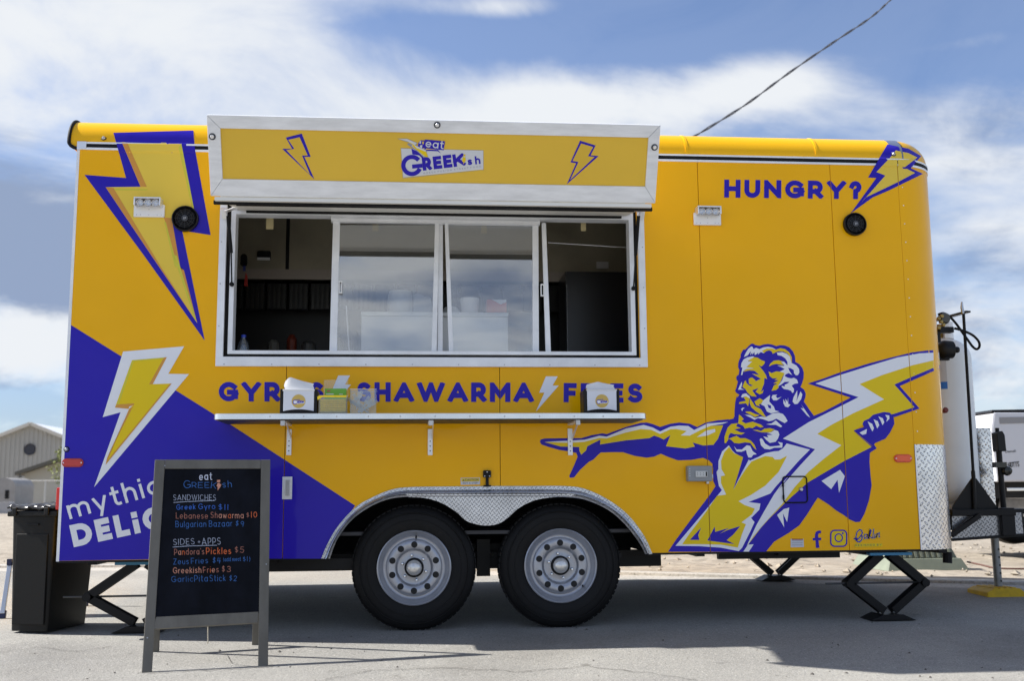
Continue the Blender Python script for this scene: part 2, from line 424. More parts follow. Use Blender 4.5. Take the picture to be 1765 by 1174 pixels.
def ribbon(pts, w, cap=0):
    p = [Vector(q) for q in pts]; out_ = [p[0]]
    for q in p[1:]:
        if (q-out_[-1]).length > 1e-5: out_.append(q)
    p = out_
    if len(p) == 1: return [[(p[0].x-w/2, p[0].y-w/2), (p[0].x+w/2, p[0].y-w/2), (p[0].x+w/2, p[0].y+w/2), (p[0].x-w/2, p[0].y+w/2)]]
    closed = (p[0]-p[-1]).length < 1e-3 and len(p) > 4
    if not closed and cap:
        p[0] = p[0]-(p[1]-p[0]).normalized()*cap; p[-1] = p[-1]+(p[-1]-p[-2]).normalized()*cap
    n = len(p); Lf = []; Rt = []
    for i in range(n):
        a = p[i-1] if i else (p[-2] if closed else None); b = p[i+1] if i < n-1 else (p[1] if closed else None)
        d1 = (p[i]-a).normalized() if a is not None else None; d2 = (b-p[i]).normalized() if b is not None else None
        d1 = d1 or d2; d2 = d2 or d1
        n1_ = Vector((-d1.y, d1.x)); n2_ = Vector((-d2.y, d2.x)); m = (n1_+n2_)
        if m.length < .15: m = n1_.copy(); k = 1
        else: m.normalize(); k = 1/max(m.dot(n1_), .28)
        Lf.append(p[i]+m*(w/2*k)); Rt.append(p[i]-m*(w/2*k))
    return [[tuple(Lf[i]), tuple(Lf[i+1]), tuple(Rt[i+1]), tuple(Rt[i])] for i in range(n-1)]
def arc(cx, cy, rx, ry, a0, a1, n=None):
    n = n or max(3, int(abs(a1-a0)/20))
    return [(cx+rx*cos(radians(a0+(a1-a0)*i/n)), cy+ry*sin(radians(a0+(a1-a0)*i/n))) for i in range(n+1)]
Xh = .68
def _g():
    G = {}
    G['A'] = (.95, [[(0,0),(.475,1),(.95,0)], [(.22,.27),(.73,.27)]])
    G['B'] = (.70, [[(0,0),(0,1)], [(0,1),(.4,1)]+arc(.4,.77,.24,.23,90,-90)+[(0,.54)], [(0,.54),(.42,.54)]+arc(.42,.27,.28,.27,90,-90)+[(0,0)]])
    G['C'] = (.85, [arc(.47,.5,.47,.5,42,318)])
    G['D'] = (.84, [[(0,0),(0,1)], [(0,1),(.35,1)]+arc(.35,.5,.49,.5,90,-90)+[(0,0)]])
    G['E'] = (.62, [[(0,0),(0,1)], [(0,1),(.6,1)], [(0,.5),(.54,.5)], [(0,0),(.62,0)]])
    G['F'] = (.60, [[(0,0),(0,1)], [(0,1),(.6,1)], [(0,.46),(.52,.46)]])
    G['G'] = (.90, [arc(.47,.5,.47,.5,42,340), [(.52,.46),(.9,.46)], [(.9,.46),(.9,.16)]])
    G['H'] = (.78, [[(0,0),(0,1)], [(.78,0),(.78,1)], [(0,.5),(.78,.5)]])
    G['I'] = (.01, [[(0,0),(0,1)]])
    G['K'] = (.76, [[(0,0),(0,1)], [(.02,.36),(.7,1)], [(.26,.56),(.76,0)]])
    G['L'] = (.58, [[(0,1),(0,0),(.58,0)]])
    G['M'] = (.98, [[(0,0),(0,1),(.49,.28),(.98,1),(.98,0)]])
    G['N'] = (.82, [[(0,0),(0,1),(.82,0),(.82,1)]])
    G['O'] = (1.0, [arc(.5,.5,.5,.5,0,360,22)])
    G['P'] = (.68, [[(0,0),(0,1)], [(0,1),(.38,1)]+arc(.38,.68,.3,.32,90,-90)+[(0,.36)]])
    G['R'] = (.74, [[(0,0),(0,1)], [(0,1),(.38,1)]+arc(.38,.68,.32,.32,90,-90)+[(0,.36)], [(.36,.38),(.72,0)]])
    S = arc(.34,.75,.30,.25,35,270)+arc(.34,.25,.34,.25,90,-145)
    G['S'] = (.68, [S])
    G['T'] = (.72, [[(0,1),(.72,1)], [(.36,1),(.36,0)]])
    G['U'] = (.76, [[(0,1),(0,.38)]+arc(.38,.38,.38,.38,180,360)+[(.76,1)]])
    G['W'] = (1.3, [[(0,1),(.34,0),(.65,1),(.96,0),(1.3,1)]])
    G['Y'] = (.88, [[(0,1),(.44,.4),(.88,1)], [(.44,.44),(.44,0)]])
    G['Z'] = (.7, [[(0,1),(.7,1),(0,0),(.7,0)]])
    G['?'] = (.58, [arc(.28,.72,.3,.28,165,-50)+[(.3,.42),(.3,.30)], [(.3,.0),(.3,.001)]])
    G['+'] = (.5, [[(0,.45),(.5,.45)], [(.25,.2),(.25,.7)]])
    G["'"] = (.05, [[(.03,1),(0,.8)]])
    G['('] = (.2, [arc(.4,.45,.4,.65,130,230)]); G[')'] = (.2, [arc(-.2,.45,.4,.65,50,-50)])
    G['0'] = (.6, [arc(.3,.5,.3,.5,0,360,16)]); G['1'] = (.05, [[(.02,0),(.02,1)]])
    G['2'] = (.6, [arc(.3,.72,.28,.28,160,-30)+[(0,0),(.6,0)]])
    G['3'] = (.56, [arc(.26,.76,.26,.24,150,-90)+arc(.26,.26,.3,.26,90,-150)])
    G['4'] = (.6, [[(.1,1),(0,.42),(.6,.42)], [(.46,1),(.46,0)]])
    G['5'] = (.58, [[(.55,1),(.1,1),(.06,.56)]+arc(.26,.3,.32,.3,110,-150)])
    G['9'] = (.55, [arc(.28,.72,.27,.28,0,360,14), [(.55,.75),(.48,0)]])
    G['$'] = (.5, [[(x*.72,.1+y*.8) for x, y in S], [(.25,1.05),(.25,-.05)]])
    o = arc(.33,.34,.33,.34,0,360,18)
    G['a'] = (.66, [o, [(.66,.68),(.66,0)]]); G['o'] = (.68, [arc(.34,.34,.34,.34,0,360,18)])
    G['b'] = (.66, [o, [(0,1),(0,0)]]); G['d'] = (.66, [o, [(.66,1),(.66,0)]])
    G['c'] = (.58, [arc(.34,.34,.34,.34,48,312)])
    G['e'] = (.66, [[(.02,.34),(.64,.34)]+arc(.33,.34,.33,.34,0,312)])
    G['g'] = (.66, [o, [(.66,.68),(.66,.0)]+arc(.33,.0,.33,.28,0,-150)])
    G['h'] = (.58, [[(0,1),(0,0)], arc(.29,.38,.29,.30,180,0)+[(.58,0)]])
    G['n'] = (.58, [[(0,.68),(0,0)], arc(.29,.38,.29,.30,180,0)+[(.58,0)]])
    G['m'] = (1.0, [[(0,.68),(0,0)], arc(.25,.42,.25,.26,180,0)+[(.5,0)], arc(.75,.42,.25,.26,180,0)+[(1,0)]])
    G['i'] = (.03, [[(0,.68),(0,0)], [(0,.97),(0,.971)]]); G['l'] = (.03, [[(0,1),(0,0)]])
    G['j'] = (.03, [[(0,.50),(0,0)], [(0,.98),(0,.981)]])
    G['k'] = (.52, [[(0,1),(0,0)], [(0,.24),(.48,.68)], [(.18,.38),(.52,0)]])
    G['r'] = (.34, [[(0,.68),(0,0)], arc(.3,.36,.3,.32,180,75)])
    G['s'] = (.5, [[(x*.74,y*.68) for x, y in S]])
    G['t'] = (.42, [[(.18,.95),(.18,.2)]+arc(.38,.2,.2,.2,180,290), [(0,.68),(.42,.68)]])
    G['u'] = (.58, [[(0,.68),(0,.3)]+arc(.29,.3,.29,.3,180,360)+[(.58,.68)], [(.58,.68),(.58,0)]])
    G['w'] = (.86, [[(0,.68),(.22,0),(.43,.66),(.64,0),(.86,.68)]])
    G['y'] = (.64, [[(0,.68),(.32,0)], [(.64,.68),(.22,-.28)]])
    G['z'] = (.5, [[(0,.68),(.5,.68),(0,0),(.5,0)]])
    G['p'] = (.66, [o, [(0,.68),(0,-.3)]])
    return G
GL = _g()
def glyph(c): return GL[c]

# ================================================================== the ground
def ground_mat(name, c1, c2, c3, s1, fleck, bumpd, rough=.9, stain=False):
    m = bpy.data.materials.new(name); m.use_nodes = True; t = m.node_tree; b = t.nodes['Principled BSDF']; b.inputs['Roughness'].default_value = rough
    tcn = t.nodes.new('ShaderNodeTexCoord')
    def nz(s, d=6, r=.6):
        n = t.nodes.new('ShaderNodeTexNoise'); n.inputs['Scale'].default_value = s; n.inputs['Detail'].default_value = d; n.inputs['Roughness'].default_value = r
        t.links.new(tcn.outputs['Object'], n.inputs['Vector']); return n.outputs[0]
    def mixc(f, a, b_, lo, hi):
        r = t.nodes.new('ShaderNodeMapRange'); r.inputs['From Min'].default_value = lo; r.inputs['From Max'].default_value = hi; t.links.new(f, r.inputs['Value'])
        x = t.nodes.new('ShaderNodeMix'); x.data_type = 'RGBA'; t.links.new(r.outputs[0], x.inputs['Factor'])
        for i, v in (('A', a), ('B', b_)):
            if isinstance(v, tuple): x.inputs[i].default_value = (*v, 1)
            else: t.links.new(v, x.inputs[i])
        return x.outputs['Result']
    c = mixc(nz(s1), c1, c2, .35, .65)
    c = mixc(nz(fleck, 3, .7), c, c3, .60, .70)
    if stain:
        st_ = mixc(nz(.55, 8, .62), (1, 1, 1), (.72, .71, .70), .52, .66); sp_ = mixc(nz(7, 4, .5), (1, 1, 1), (.62, .61, .60), .68, .74)
        for q in (st_, sp_):
            k = t.nodes.new('ShaderNodeMix'); k.data_type = 'RGBA'; k.blend_type = 'MULTIPLY'; k.inputs['Factor'].default_value = .8; t.links.new(c, k.inputs['A']); t.links.new(q, k.inputs['B']); c = k.outputs['Result']
    v = t.nodes.new('ShaderNodeTexVoronoi'); v.inputs['Scale'].default_value = fleck*2.2; t.links.new(tcn.outputs['Object'], v.inputs['Vector'])
    sc = t.nodes.new('ShaderNodeMix'); sc.data_type = 'RGBA'; sc.blend_type = 'MULTIPLY'; sc.inputs['Factor'].default_value = .55
    t.links.new(c, sc.inputs['A']); t.links.new(v.outputs['Color'], sc.inputs['B'])
    hs = t.nodes.new('ShaderNodeHueSaturation'); hs.inputs['Saturation'].default_value = .0; t.links.new(v.outputs['Color'], hs.inputs['Color']); t.links.new(hs.outputs[0], sc.inputs['B'])
    t.links.new(sc.outputs['Result'], b.inputs['Base Color'])
    bp = t.nodes.new('ShaderNodeBump'); bp.inputs['Strength'].default_value = .6; bp.inputs['Distance'].default_value = bumpd
    n2_ = nz(fleck*.8, 6, .75); t.links.new(n2_, bp.inputs['Height']); t.links.new(bp.outputs[0], b.inputs['Normal'])
    return m
ASPH = ground_mat('worn_pale_asphalt', (.355, .347, .322), (.275, .270, .255), (.56, .54, .50), .8, 80, .014, stain=True)
DIRT = ground_mat('pale_dirt', (.285, .245, .195), (.36, .315, .255), (.45, .40, .33), .9, 6, .03)
CONC = ground_mat('gutter_concrete', (.38, .36, .33), (.44, .42, .385), (.50, .48, .44), 2.0, 30, .003)
# curb runs slightly across the street
ca = gnd(1140, 990); cb = gnd(1765, 1006); CS = (cb.y-ca.y)/(cb.x-ca.x)
def curb_y(x): 
    return ca.y+CS*(x-ca.x) if x > 1 else ca.y+CS*(1-ca.x)+(x-1)*CS*.25
def sheet(name, rows, m, kind='structure'):
    """rows: list of functions x->(y,z)"""
    xs = [-400, -120, -60, -30, -15, -8, -5, -3, -1, 1, 3, 5, 7, 9, 12, 16, 24, 40, 80, 160, 400]
    v = []; f = []
    for r in rows:
        for x in xs: y, z = r(x); v.append((x, y, z))
    n = len(xs)
    for i in range(len(rows)-1):
        for j in range(n-1): f.append((i*n+j, i*n+j+1, (i+1)*n+j+1, (i+1)*n+j))
    me = bpy.data.meshes.new(name); me.from_pydata(v, [], f); o = link(name, me, None, m); o['kind'] = kind; return o
def cy(x, d=0): return max(-30, min(12, curb_y(x)))+d
zk = lambda x: gz(cy(x))
sheet('road', [lambda x: (-400, gz(-9)), lambda x: (-40, gz(-9)), lambda x: (-9, gz(-9)), lambda x: (-6, gz(-6)), lambda x: (-3, gz(-3)), lambda x: (0 if cy(x) > 1.5 else cy(x)-1.5, gz(0)), lambda x: (cy(x)-.42, gz(cy(x)-.42))], ASPH)
sheet('gutter', [lambda x: (cy(x)-.42, gz(cy(x)-.42)-.002), lambda x: (cy(x)-.05, zk(x)-.012), lambda x: (cy(x)-.04, zk(x)+.008), lambda x: (cy(x)+.10, zk(x)+.012), lambda x: (cy(x)+.13, zk(x)+.01)], CONC)
def lot():
    bm = bmesh.new(); xs = []; x = -14.0
    while x < 22: xs.append(x); x += .16
    xs = [-1500, -600, -250, -120, -60, -30, -18]+xs+[24, 30, 45, 80, 160, 400, 1500]
    ds = []; d = 0.12
    while d < 9: ds.append(d); d += .09+d*.03
    ds += [11, 14, 18, 24, 32, 45, 70, 120, 220, 500, 2500]
    from mathutils import noise
    V = []
    for d in ds:
        row = []
        for x in xs:
            y = cy(x)+d; k = min(1, (d-.12)/.6)
            z = zk(x)+.012+k*(.02*noise.noise(Vector((x*.5, y*.5, 3)))+.018*noise.noise(Vector((x*2.4, y*2.4, 1)))+.012*noise.noise(Vector((x*7, y*7, 5))))*(1 if d < 60 else 0)
            if d > 11: z = .16+(z-zk(x)-.012)
            row.append(bm.verts.new((x, y, z)))
        V.append(row)
    for i in range(len(V)-1):
        for j in range(len(xs)-1): bm.faces.new((V[i][j], V[i][j+1], V[i+1][j+1], V[i+1][j]))
    me = bpy.data.meshes.new('dirt_lot'); bm.to_mesh(me); bm.free()
    for p in me.polygons: p.use_smooth = True
    link('dirt_lot', me, None, DIRT)['kind'] = 'structure'
lot()
def pebbles():
    b = MB()
    for i in range(900):
        x = random.uniform(-3, 12); d = random.uniform(.25, 7)**1.0; y = cy(x)+d; r = random.choice((.012, .018, .025, .04))*random.uniform(.6, 1.2)
        z = zk(x)+.02; c = Vector((x, y, z)); vs = []
        for q in ((1,0,0), (0,1,0), (-1,0,0), (0,-1,0), (0,0,.7), (0,0,-.7)):
            vs.append(c+Vector(q)*r*random.uniform(.6, 1.3))
        b.add(vs, [(0,1,4), (1,2,4), (2,3,4), (3,0,4), (1,0,5), (2,1,5), (3,2,5), (0,3,5)])
    o = b.build('loose_stones', ground_mat('stone', (.30, .26, .21), (.38, .34, .28), (.48, .44, .39), 3, 20, .004)); tag(o, 'small pale stones scattered over the dirt lot behind the kerb', 'stones', None, 'stuff')
    b = MB()
    for i in range(260):
        g = Vector((random.uniform(-2.5, 6.5), random.uniform(-3.2, .1), 0)); g.z = gz(g.y)+.001; r = random.uniform(.0025, .009)
        vs = [g+Vector(q)*r*random.uniform(.6, 1.3) for q in ((1,0,0), (0,1,0), (-1,0,0), (0,-1,0), (0,0,.8))]
        b.add(vs, [(0,1,4), (1,2,4), (2,3,4), (3,0,4)])
    o = b.build('road_grit', mat('grit', (.10, .09, .08), .9)); tag(o, 'dark grit and small stones scattered on the pale asphalt', 'grit', None, 'stuff')
pebbles()
def cracks():
    def crack(name, pts, w):
        b = MB(); P = []
        for i in range(len(pts)-1):
            a = Vector(pts[i]); c = Vector(pts[i+1]); n = max(2, int((c-a).length/14))
            for k in range(n): P.append(a.lerp(c, k/n)+Vector((0, random.uniform(-1.2, 1.2))))
        P.append(Vector(pts[-1])); Q = [gnd(p.x, p.y) for p in P]
        for i in range(len(Q)-1):
            d = (Q[i+1]-Q[i]); s_ = Vector((-d.y, d.x, 0)).normalized()*w/2*random.uniform(.5, 1.3); u = Vector((0, 0, .004))
            b.add([Q[i]-s_+u, Q[i+1]-s_+u, Q[i+1]+s_+u, Q[i]+s_+u], [(0,1,2,3)])
        o = b.build(name, mat('crack_tar', (.05, .045, .04), .9)); o['kind'] = 'structure'
    crack('road_crack', [(240, 1163), (330, 1158), (420, 1154), (470, 1150)], .006)
    crack('road_crack', [(560, 1174), (640, 1158), (760, 1152), (900, 1160), (1010, 1150), (1120, 1162), (1200, 1174)], .005)
    crack('road_crack', [(-20, 1128), (60, 1118), (130, 1124), (190, 1116)], .005)
    crack('road_crack', [(392, 1132), (400, 1146), (440, 1152)], .004)
cracks()

# ================================================================== the trailer
TR = empty('food_trailer', (2.5, 0, 0), 'bright yellow food trailer with blue lettering, lightning bolts and an open serving window', 'food trailer')
def XZ(x, y, Y=0): p = atY(x, y, Y); return (p.x, p.z)
outer_px = [(553.6,961.5),(565.5,936),(584,905.4),(613,874.8),(642,857.8),(676,844),(710,840),(780,839),(846,838.4),(910,838.2),(975,838.4),(1009,843.5),(1050,863),(1084,890),(1111,926),(1124,953)]
inner_px = [(569,962.5),(581,931),(604.6,898.6),(635,875.5),(669,861),(703,856.8)]
inner_px2 = [(982,857.8),(1016,864.6),(1050,881),(1077,905),(1101,936),(1111,954.7)]
outer = [XZ(*p) for p in outer_px]; innL = [XZ(*p) for p in inner_px]; innR = [XZ(*p) for p in inner_px2]
for l in (outer, innL, innR): pass
outer[0] = (outer[0][0], ZB-.006); outer[-1] = (outer[-1][0], ZB-.006); innL[0] = (innL[0][0], ZB-.006); innR[-1] = (innR[-1][0], ZB-.006)
zt_arch = innL[-1][1]
WX0, WX1, WZ0, WZ1 = .872, 3.325, 1.548, 2.50
TH = .03
def panel(poly, name='side_panel'):
    b = MB()
    for p in poly: b.prism(p, 0, TH)
    return b.build(name, YEL, TR)
g = .0018
S1, S2, S3, S4, S5 = SEAMS
panel([[(0,ZB),(S1-g,ZB),(S1-g,WZ0),(WX0,WZ0),(WX0,WZ1),(S1-g,WZ1),(S1-g,ZT),(0,ZT)]])
def push(P, cx_2, k=.022):
    r = []
    for x, z in P: d = Vector((x-cx_2, z-.355)).normalized(); r.append((x+d.x*k, z+d.y*k))
    return r
aL = push(innL, 1.985); zt_arch += .018; aL[-1] = (aL[-1][0], zt_arch); aL[0] = (aL[0][0], ZB)
p1_ = [(S1+g, ZB), (aL[0][0], ZB)]+aL[1:]+[(S2-g, zt_arch), (S2-g, WZ0), (S1+g, WZ0)]
panel([p1_]); panel([[(S1+g,WZ1),(S2-g,WZ1),(S2-g,ZT),(S1+g,ZT)]])
aR = push(innR, 2.83); aR[0] = (aR[0][0], zt_arch)
p2_ = [(S2+g, zt_arch)]+aR[:-1]+[(aR[-1][0], ZB), (S3-g, ZB), (S3-g, ZT), (S2+g, ZT), (S2+g, WZ1), (WX1, WZ1), (WX1, WZ0), (S2+g, WZ0)]
panel([p2_])
panel([[(S3+g,ZB),(S4-g,ZB),(S4-g,ZT),(S3+g,ZT)]]); panel([[(S4+g,ZB),(S5-g,ZB),(S5-g,ZT),(S4+g,ZT)]])
# nose corner, quarter round
def corner_pts(r, n=16): return [(XC+r*sin(pi/2*i/n), RC-r*cos(pi/2*i/n)) for i in range(n+1)]
ZPL = atY(1600, 767, .06).z                      # top of the diamond plate guard
def corner_wall(name, r0, r1, z0, z1, m, x_start=None, uv=None):
    b = MB(); A = corner_pts(r1); B = corner_pts(r0); n = len(A)
    vs = [(x, y, z) for L_ in (A, B) for z in (z0, z1) for x, y in L_]
    f = []
    for i in range(n-1):
        f += [(i, i+1, n+i+1, n+i), (2*n+i+1, 2*n+i, 3*n+i, 3*n+i+1), (n+i, n+i+1, 3*n+i+1, 3*n+i), (i+1, i, 2*n+i, 2*n+i+1)]
    f += [(0, n, 3*n, 2*n), (n-1, 3*n-1, 4*n-1, 2*n-1)]
    b.add(vs, f); return b.build(name, m, TR, smooth=True, uv=uv)
corner_wall('nose_corner', RC-TH, RC, ZB, ZT, YEL)
def uvc(v):
    a = math.atan2(v.x-XC, RC-v.y); return (RC*a, v.z)
corner_wall('stone_guard', RC+.0005, RC+.0035, ZB-.004, ZPL, DIA, uv=uvc)
b = MB(); b.box(XC-.0, XC+.008, -.0042, -.0005, ZB-.004, ZPL); b.build('guard_edge', ALU, TR)
# walls, roof, floor behind the skin
b = MB(); b.box(XC+RC-TH, XC+RC, RC, DEP-RC, ZB, ZT); b.build('nose_wall', YEL, TR)
b = MB(); b.box(XC, XC+RC, DEP-RC+.002, DEP, ZB, ZT); b.build('nose_corner', YEL, TR)
b = MB(); b.box(.0, XC-.002, DEP-TH, DEP, ZB, ZT); b.build('far_wall', YEL, TR)
b = MB(); b.box(0.0, TH, TH+.002, DEP-TH-.002, ZB, ZT); b.build('rear_door', YEL, TR)
b = MB(); b.box(.02, 1.47, .032, .20, ZB+.002, ZB+.12); b.box(3.44, 5.0, .032, .20, ZB+.002, ZB+.12); b.box(.02, 5.28, .63, DEP-.04, ZB+.002, ZB+.12); b.box(.02, 1.47, .201, .629, ZB+.002, ZB+.12); b.box(3.44, 5.15, .201, .629, ZB+.002, ZB+.12); b.build('floor', mat('floor_dark', (.05,.05,.05), .7), TR)
# roof with cove (quarter round) all along, and a torus piece round the nose
def cove(name, x0, x1, m=YEL2):
    b = MB(); n = 12; P = [(RV-RV*cos(pi/2*i/n), ZC+RV*sin(pi/2*i/n)) for i in range(n+1)]
    P2 = [(RV-(RV-.012)*cos(pi/2*i/n), ZC+(RV-.012)*sin(pi/2*i/n)) for i in range(n+1)]
    b.prism(P+P2[::-1], x0, x1, fn=lambda y, z, x: (x, y, z)); return b.build(name, m, TR, smooth=True)
XJ1 = atY(1184, 262, 0).x; XJ2 = atY(1408, 262, 0).x; XJ3 = atY(1548, 262, 0).x
cove('roof_cove', -.048, XJ1-.001); cove('roof_cove', XJ1+.001, XJ2-.001); cove('roof_cove', XJ2+.001, XC-.03)
for x in (XJ1, XJ2):
    b = MB(); n = 12
    P = [(RV-(RV+.0025)*cos(pi/2*i/n), ZC+(RV+.0025)*sin(pi/2*i/n)) for i in range(n+1)]; P2 = [(RV-RV*cos(pi/2*i/n), ZC+RV*sin(pi/2*i/n)) for i in range(n+1)]
    b.prism(P+P2[::-1], x-.008, x+.008, fn=lambda y, z, x: (x, y, z)); b.build('cove_joint', YEL2, TR, smooth=True)
def nose_cove(name, a0, a1, rr, m):
    b = MB(); n = 10; k = max(2, int((a1-a0)/6)); rings = []
    for j in range(k+1):
        a = radians(a0+(a1-a0)*j/k)
        for i in range(n+1):
            e = pi/2*i/n; r = (RC-RV)+rr*cos(e); b.v.append(Vector((XC+r*sin(a), RC-r*cos(a), ZC+rr*sin(e))))
    for j in range(k):
        for i in range(n):
            q = j*(n+1)+i; b.f.append([q, q+1, q+n+2, q+n+1]); b.m.append(0)
    return b.build(name, m, TR, smooth=True)
nose_cove('nose_cap', 12, 90, RV-.0005, YEL2)
# metal strap where cove and cap meet
b = MB(); n = 12
P = [(RV-(RV+.0006)*cos(pi/2*i/n), ZC+(RV+.0006)*sin(pi/2*i/n)) for i in range(n+1)]; P2 = [(RV-(RV-.01)*cos(pi/2*i/n), ZC+(RV-.01)*sin(pi/2*i/n)) for i in range(n+1)]
b.prism(P+P2[::-1], XC-.029, XC+.045, fn=lambda y, z, x: (x, y, z)); b.build('cap_strap', mat('strap_grey', (.16, .20, .30), .4, .3), TR, smooth=True)
b = MB(); rr_ = RC-RV+.004; P = [(-.04, RV), (XC, RV)]+[(XC+rr_*sin(radians(t)), RC-rr_*cos(radians(t))) for t in range(10, 91, 10)]+[(XC+rr_, DEP-.02), (-.04, DEP-.02)]
b.prism(P, ZC+RV-.012, ZC+RV-.002, fn=lambda x, y, z: (x, y, z)); b.build('roof', YEL2, TR)
b = MB(); b.prism([(RV-RV*.93*cos(pi/2*i/10), ZC+RV*.93*sin(pi/2*i/10)) for i in range(11)]+[(DEP-.02, ZC+RV*.93), (DEP-.02, ZC-.02), (.03, ZC-.02)], -.043, -.039, fn=lambda y, z, x: (x, y, z)); b.build('roof_end', YEL2, TR)
# black rubber trim round the open rear end of the cove
pp = [Vector((-.052, RV-(RV+.003)*cos(pi/2*i/12), ZC+(RV+.003)*sin(pi/2*i/12))) for i in range(13)]
pp = [Vector((-.004, .0, ZC-.038)), Vector((-.022, -.003, ZC-.033)), Vector((-.040, -.004, ZC-.022)), Vector((-.050, -.004, ZC-.008))]+pp+[Vector((-.052, .8, ZC+RV+.003))]
b = MB(); b.prism([(-.046, ZC+.002), (0, ZC+.002), (0, ZC-.034), (-.018, ZC-.030), (-.036, ZC-.02)], 0, .012); b.build('roof_end', YEL2, TR)
b = MB(); b.tube(pp, .0105, 10); b.build('cove_trim', BLK, TR, smooth=True)
# rail under the cove: aluminium with black insert, following the nose
def rail(name, z0, z1, d0, d1, m, x0=0):
    b = MB(); path = [(x0, 0, 0), (XC, 0, 0)]+[(0, 0, a) for a in range(6, 91, 7)]
    vs = []
    for (x, y, a) in path:
        for d in (d0, d1):
            if a == 0: q = (x, -d)
            else: q = (XC+(RC+d)*sin(radians(a)), RC-(RC+d)*cos(radians(a)))
            for z in (z0, z1): vs.append((q[0], q[1], z))
    f = []
    for i in range(len(path)-1):
        k = i*4; f += [(k+2, k+6, k+7, k+3), (k+3, k+7, k+5, k+1), (k+2, k+6, k+4, k)[::-1], (k+1, k+5, k+4, k)]
    f += [(0, 2, 3, 1)]
    b.add(vs, f); return b.build(name, m, TR, smooth=True)
rail('rail_lower', ZT-.003, ZT+.010, -.02, .0065, ALW); rail('rail_upper', ZT+.033, ZC+.002, -.02, .0068, ALW); rail('rail_insert', ZT+.010, ZT+.033, -.02, .0045, BLK, .05)
b = MB(); b.box(-.003, .05, -.011, .0, ZT-.004, ZC+.004); b.build('rail_end_cap', ALU, TR, bevel=.003)
# corner edge trim at the rear of the side, sill below
b = MB(); b.box(-.004, .012, -.002, .03, ZB-.003, ZT-.004); b.build('corner_trim', ALW, TR)
b = MB(); b.box(0.0, innL[0][0]-.01, .0, .05, ZB-.012, ZB-.0005); b.build('bottom_sill', BLS, TR); b = MB(); b.box(innR[-1][0]+.01, XC, .0, .05, ZB-.012, ZB-.0005); b.build('bottom_sill', BLS, TR)
# underframe
b = MB(); b.box(.1, 5.2, .34, .40, ZB-.03, ZB-.0); b.box(1.05, 3.5, .34, .40, ZB-.10, ZB-.031); b.box(.1, 5.2, DEP-.45, DEP-.39, ZB-.04, ZB); b.box(1.05, 3.5, DEP-.45, DEP-.39, ZB-.10, ZB-.041)
for i in range(11): b.box(.15+.5*i, .20+.5*i, .06, DEP-.06, ZB-.028, ZB-.002)
b.box(atY(464, 960, .1).x, atY(600, 960, .1).x+.1, .10, .14, ZB-.075, ZB-.013)
b.box(atY(1240, 955, .1).x, atY(1450, 955, .1).x, .12, .16, ZB-.05, ZB-.013)
b.build('underframe', BLS, TR)
b = MB(); b.tube([(XC-.02, .2, ZB), (XC+.2, .22, ZB-.012), (XC+RC-.06, .26, ZB-.02)], .02, 8); b.tube([atY(1633, 952, .2), atY(1633, 971, .2)], .028, 10); b.build('corner_bumper', BLK, TR, smooth=True)
# wheel box
b = MB(); ax = [p[0] for p in innL]
x0, x1 = innL[0][0]-.04, innR[-1][0]+.04
b.box(x0-.02, x0, .031, .6, ZB-.0, .95); b.box(x1, x1+.02, .031, .6, ZB-.0, .95); b.box(x0, x1, .031, .6, .955, .97); b.box(x0, x1, .6, .62, ZB-.02, .95); b.build('wheel_box', mat('wheelbox_black', (.012,.012,.013), .8), TR)
b = MB()
for x in (WHX0 := 1.982, WHX1 := 2.832): b.tube([(x, .2, .355), (x, DEP-.2, .355)], .04, 10)
b.box(2.36, 2.44, .30, .36, .28, .5); b.box(1.7, 3.1, .40, .46, .42, .47); b.build('axle', BLS, TR)

# ---- fender
def band(name, A, B, y0, y1, m, uv=None):
    b = MB(); k = len(A); vs = [(x, y, z) for L_ in (A, B) for y in (y0, y1) for x, z in L_]; f = []
    for i in range(k-1):
        f += [(i, i+1, 2*k+i+1, 2*k+i), (k+i, k+i+1, 3*k+i+1, 3*k+i), (i, i+1, k+i+1, k+i), (2*k+i, 2*k+i+1, 3*k+i+1, 3*k+i)]
    f += [(0, k, 3*k, 2*k), (k-1, 2*k-1, 4*k-1, 3*k-1)]
    b.add(vs, f); return b.build(name, m, TR, uv=uv, smooth=True, angle=30)
def resamp(P, n):
    P = [Vector(p) for p in P]; d = [0]
    for i in range(1, len(P)): d.append(d[-1]+(P[i]-P[i-1]).length)
    r = []
    for k in range(n):
        t = d[-1]*k/(n-1); j = 1
        while j < len(P)-1 and d[j] < t: j += 1
        a, c = P[max(j-2, 0)], P[min(j+1, len(P)-1)]; u = (t-d[j-1])/max(d[j]-d[j-1], 1e-6); p, q = P[j-1], P[j]
        # catmull-rom
        m0 = (q-a)/2; m1 = (c-p)/2; h = u*u*u; g_ = u*u
        r.append(tuple(p*(2*h-3*g_+1)+m0*(h-2*g_+u)+q*(-2*h+3*g_)+m1*(h-g_)))
    return r
NO = 64
O_ = resamp(outer, NO); I_ = resamp(innL+[XZ(760, 856.8), XZ(839, 856.4), XZ(910, 856.6)]+innR, NO)
Mid = [((o[0]*.52+i[0]*.48), (o[1]*.52+i[1]*.48)) for o, i in zip(O_, I_)]
Mid2 = [((o[0]*.40+i[0]*.60), (o[1]*.40+i[1]*.60)) for o, i in zip(O_, I_)]
uvf = lambda v: (v.x*1.0, v.z)
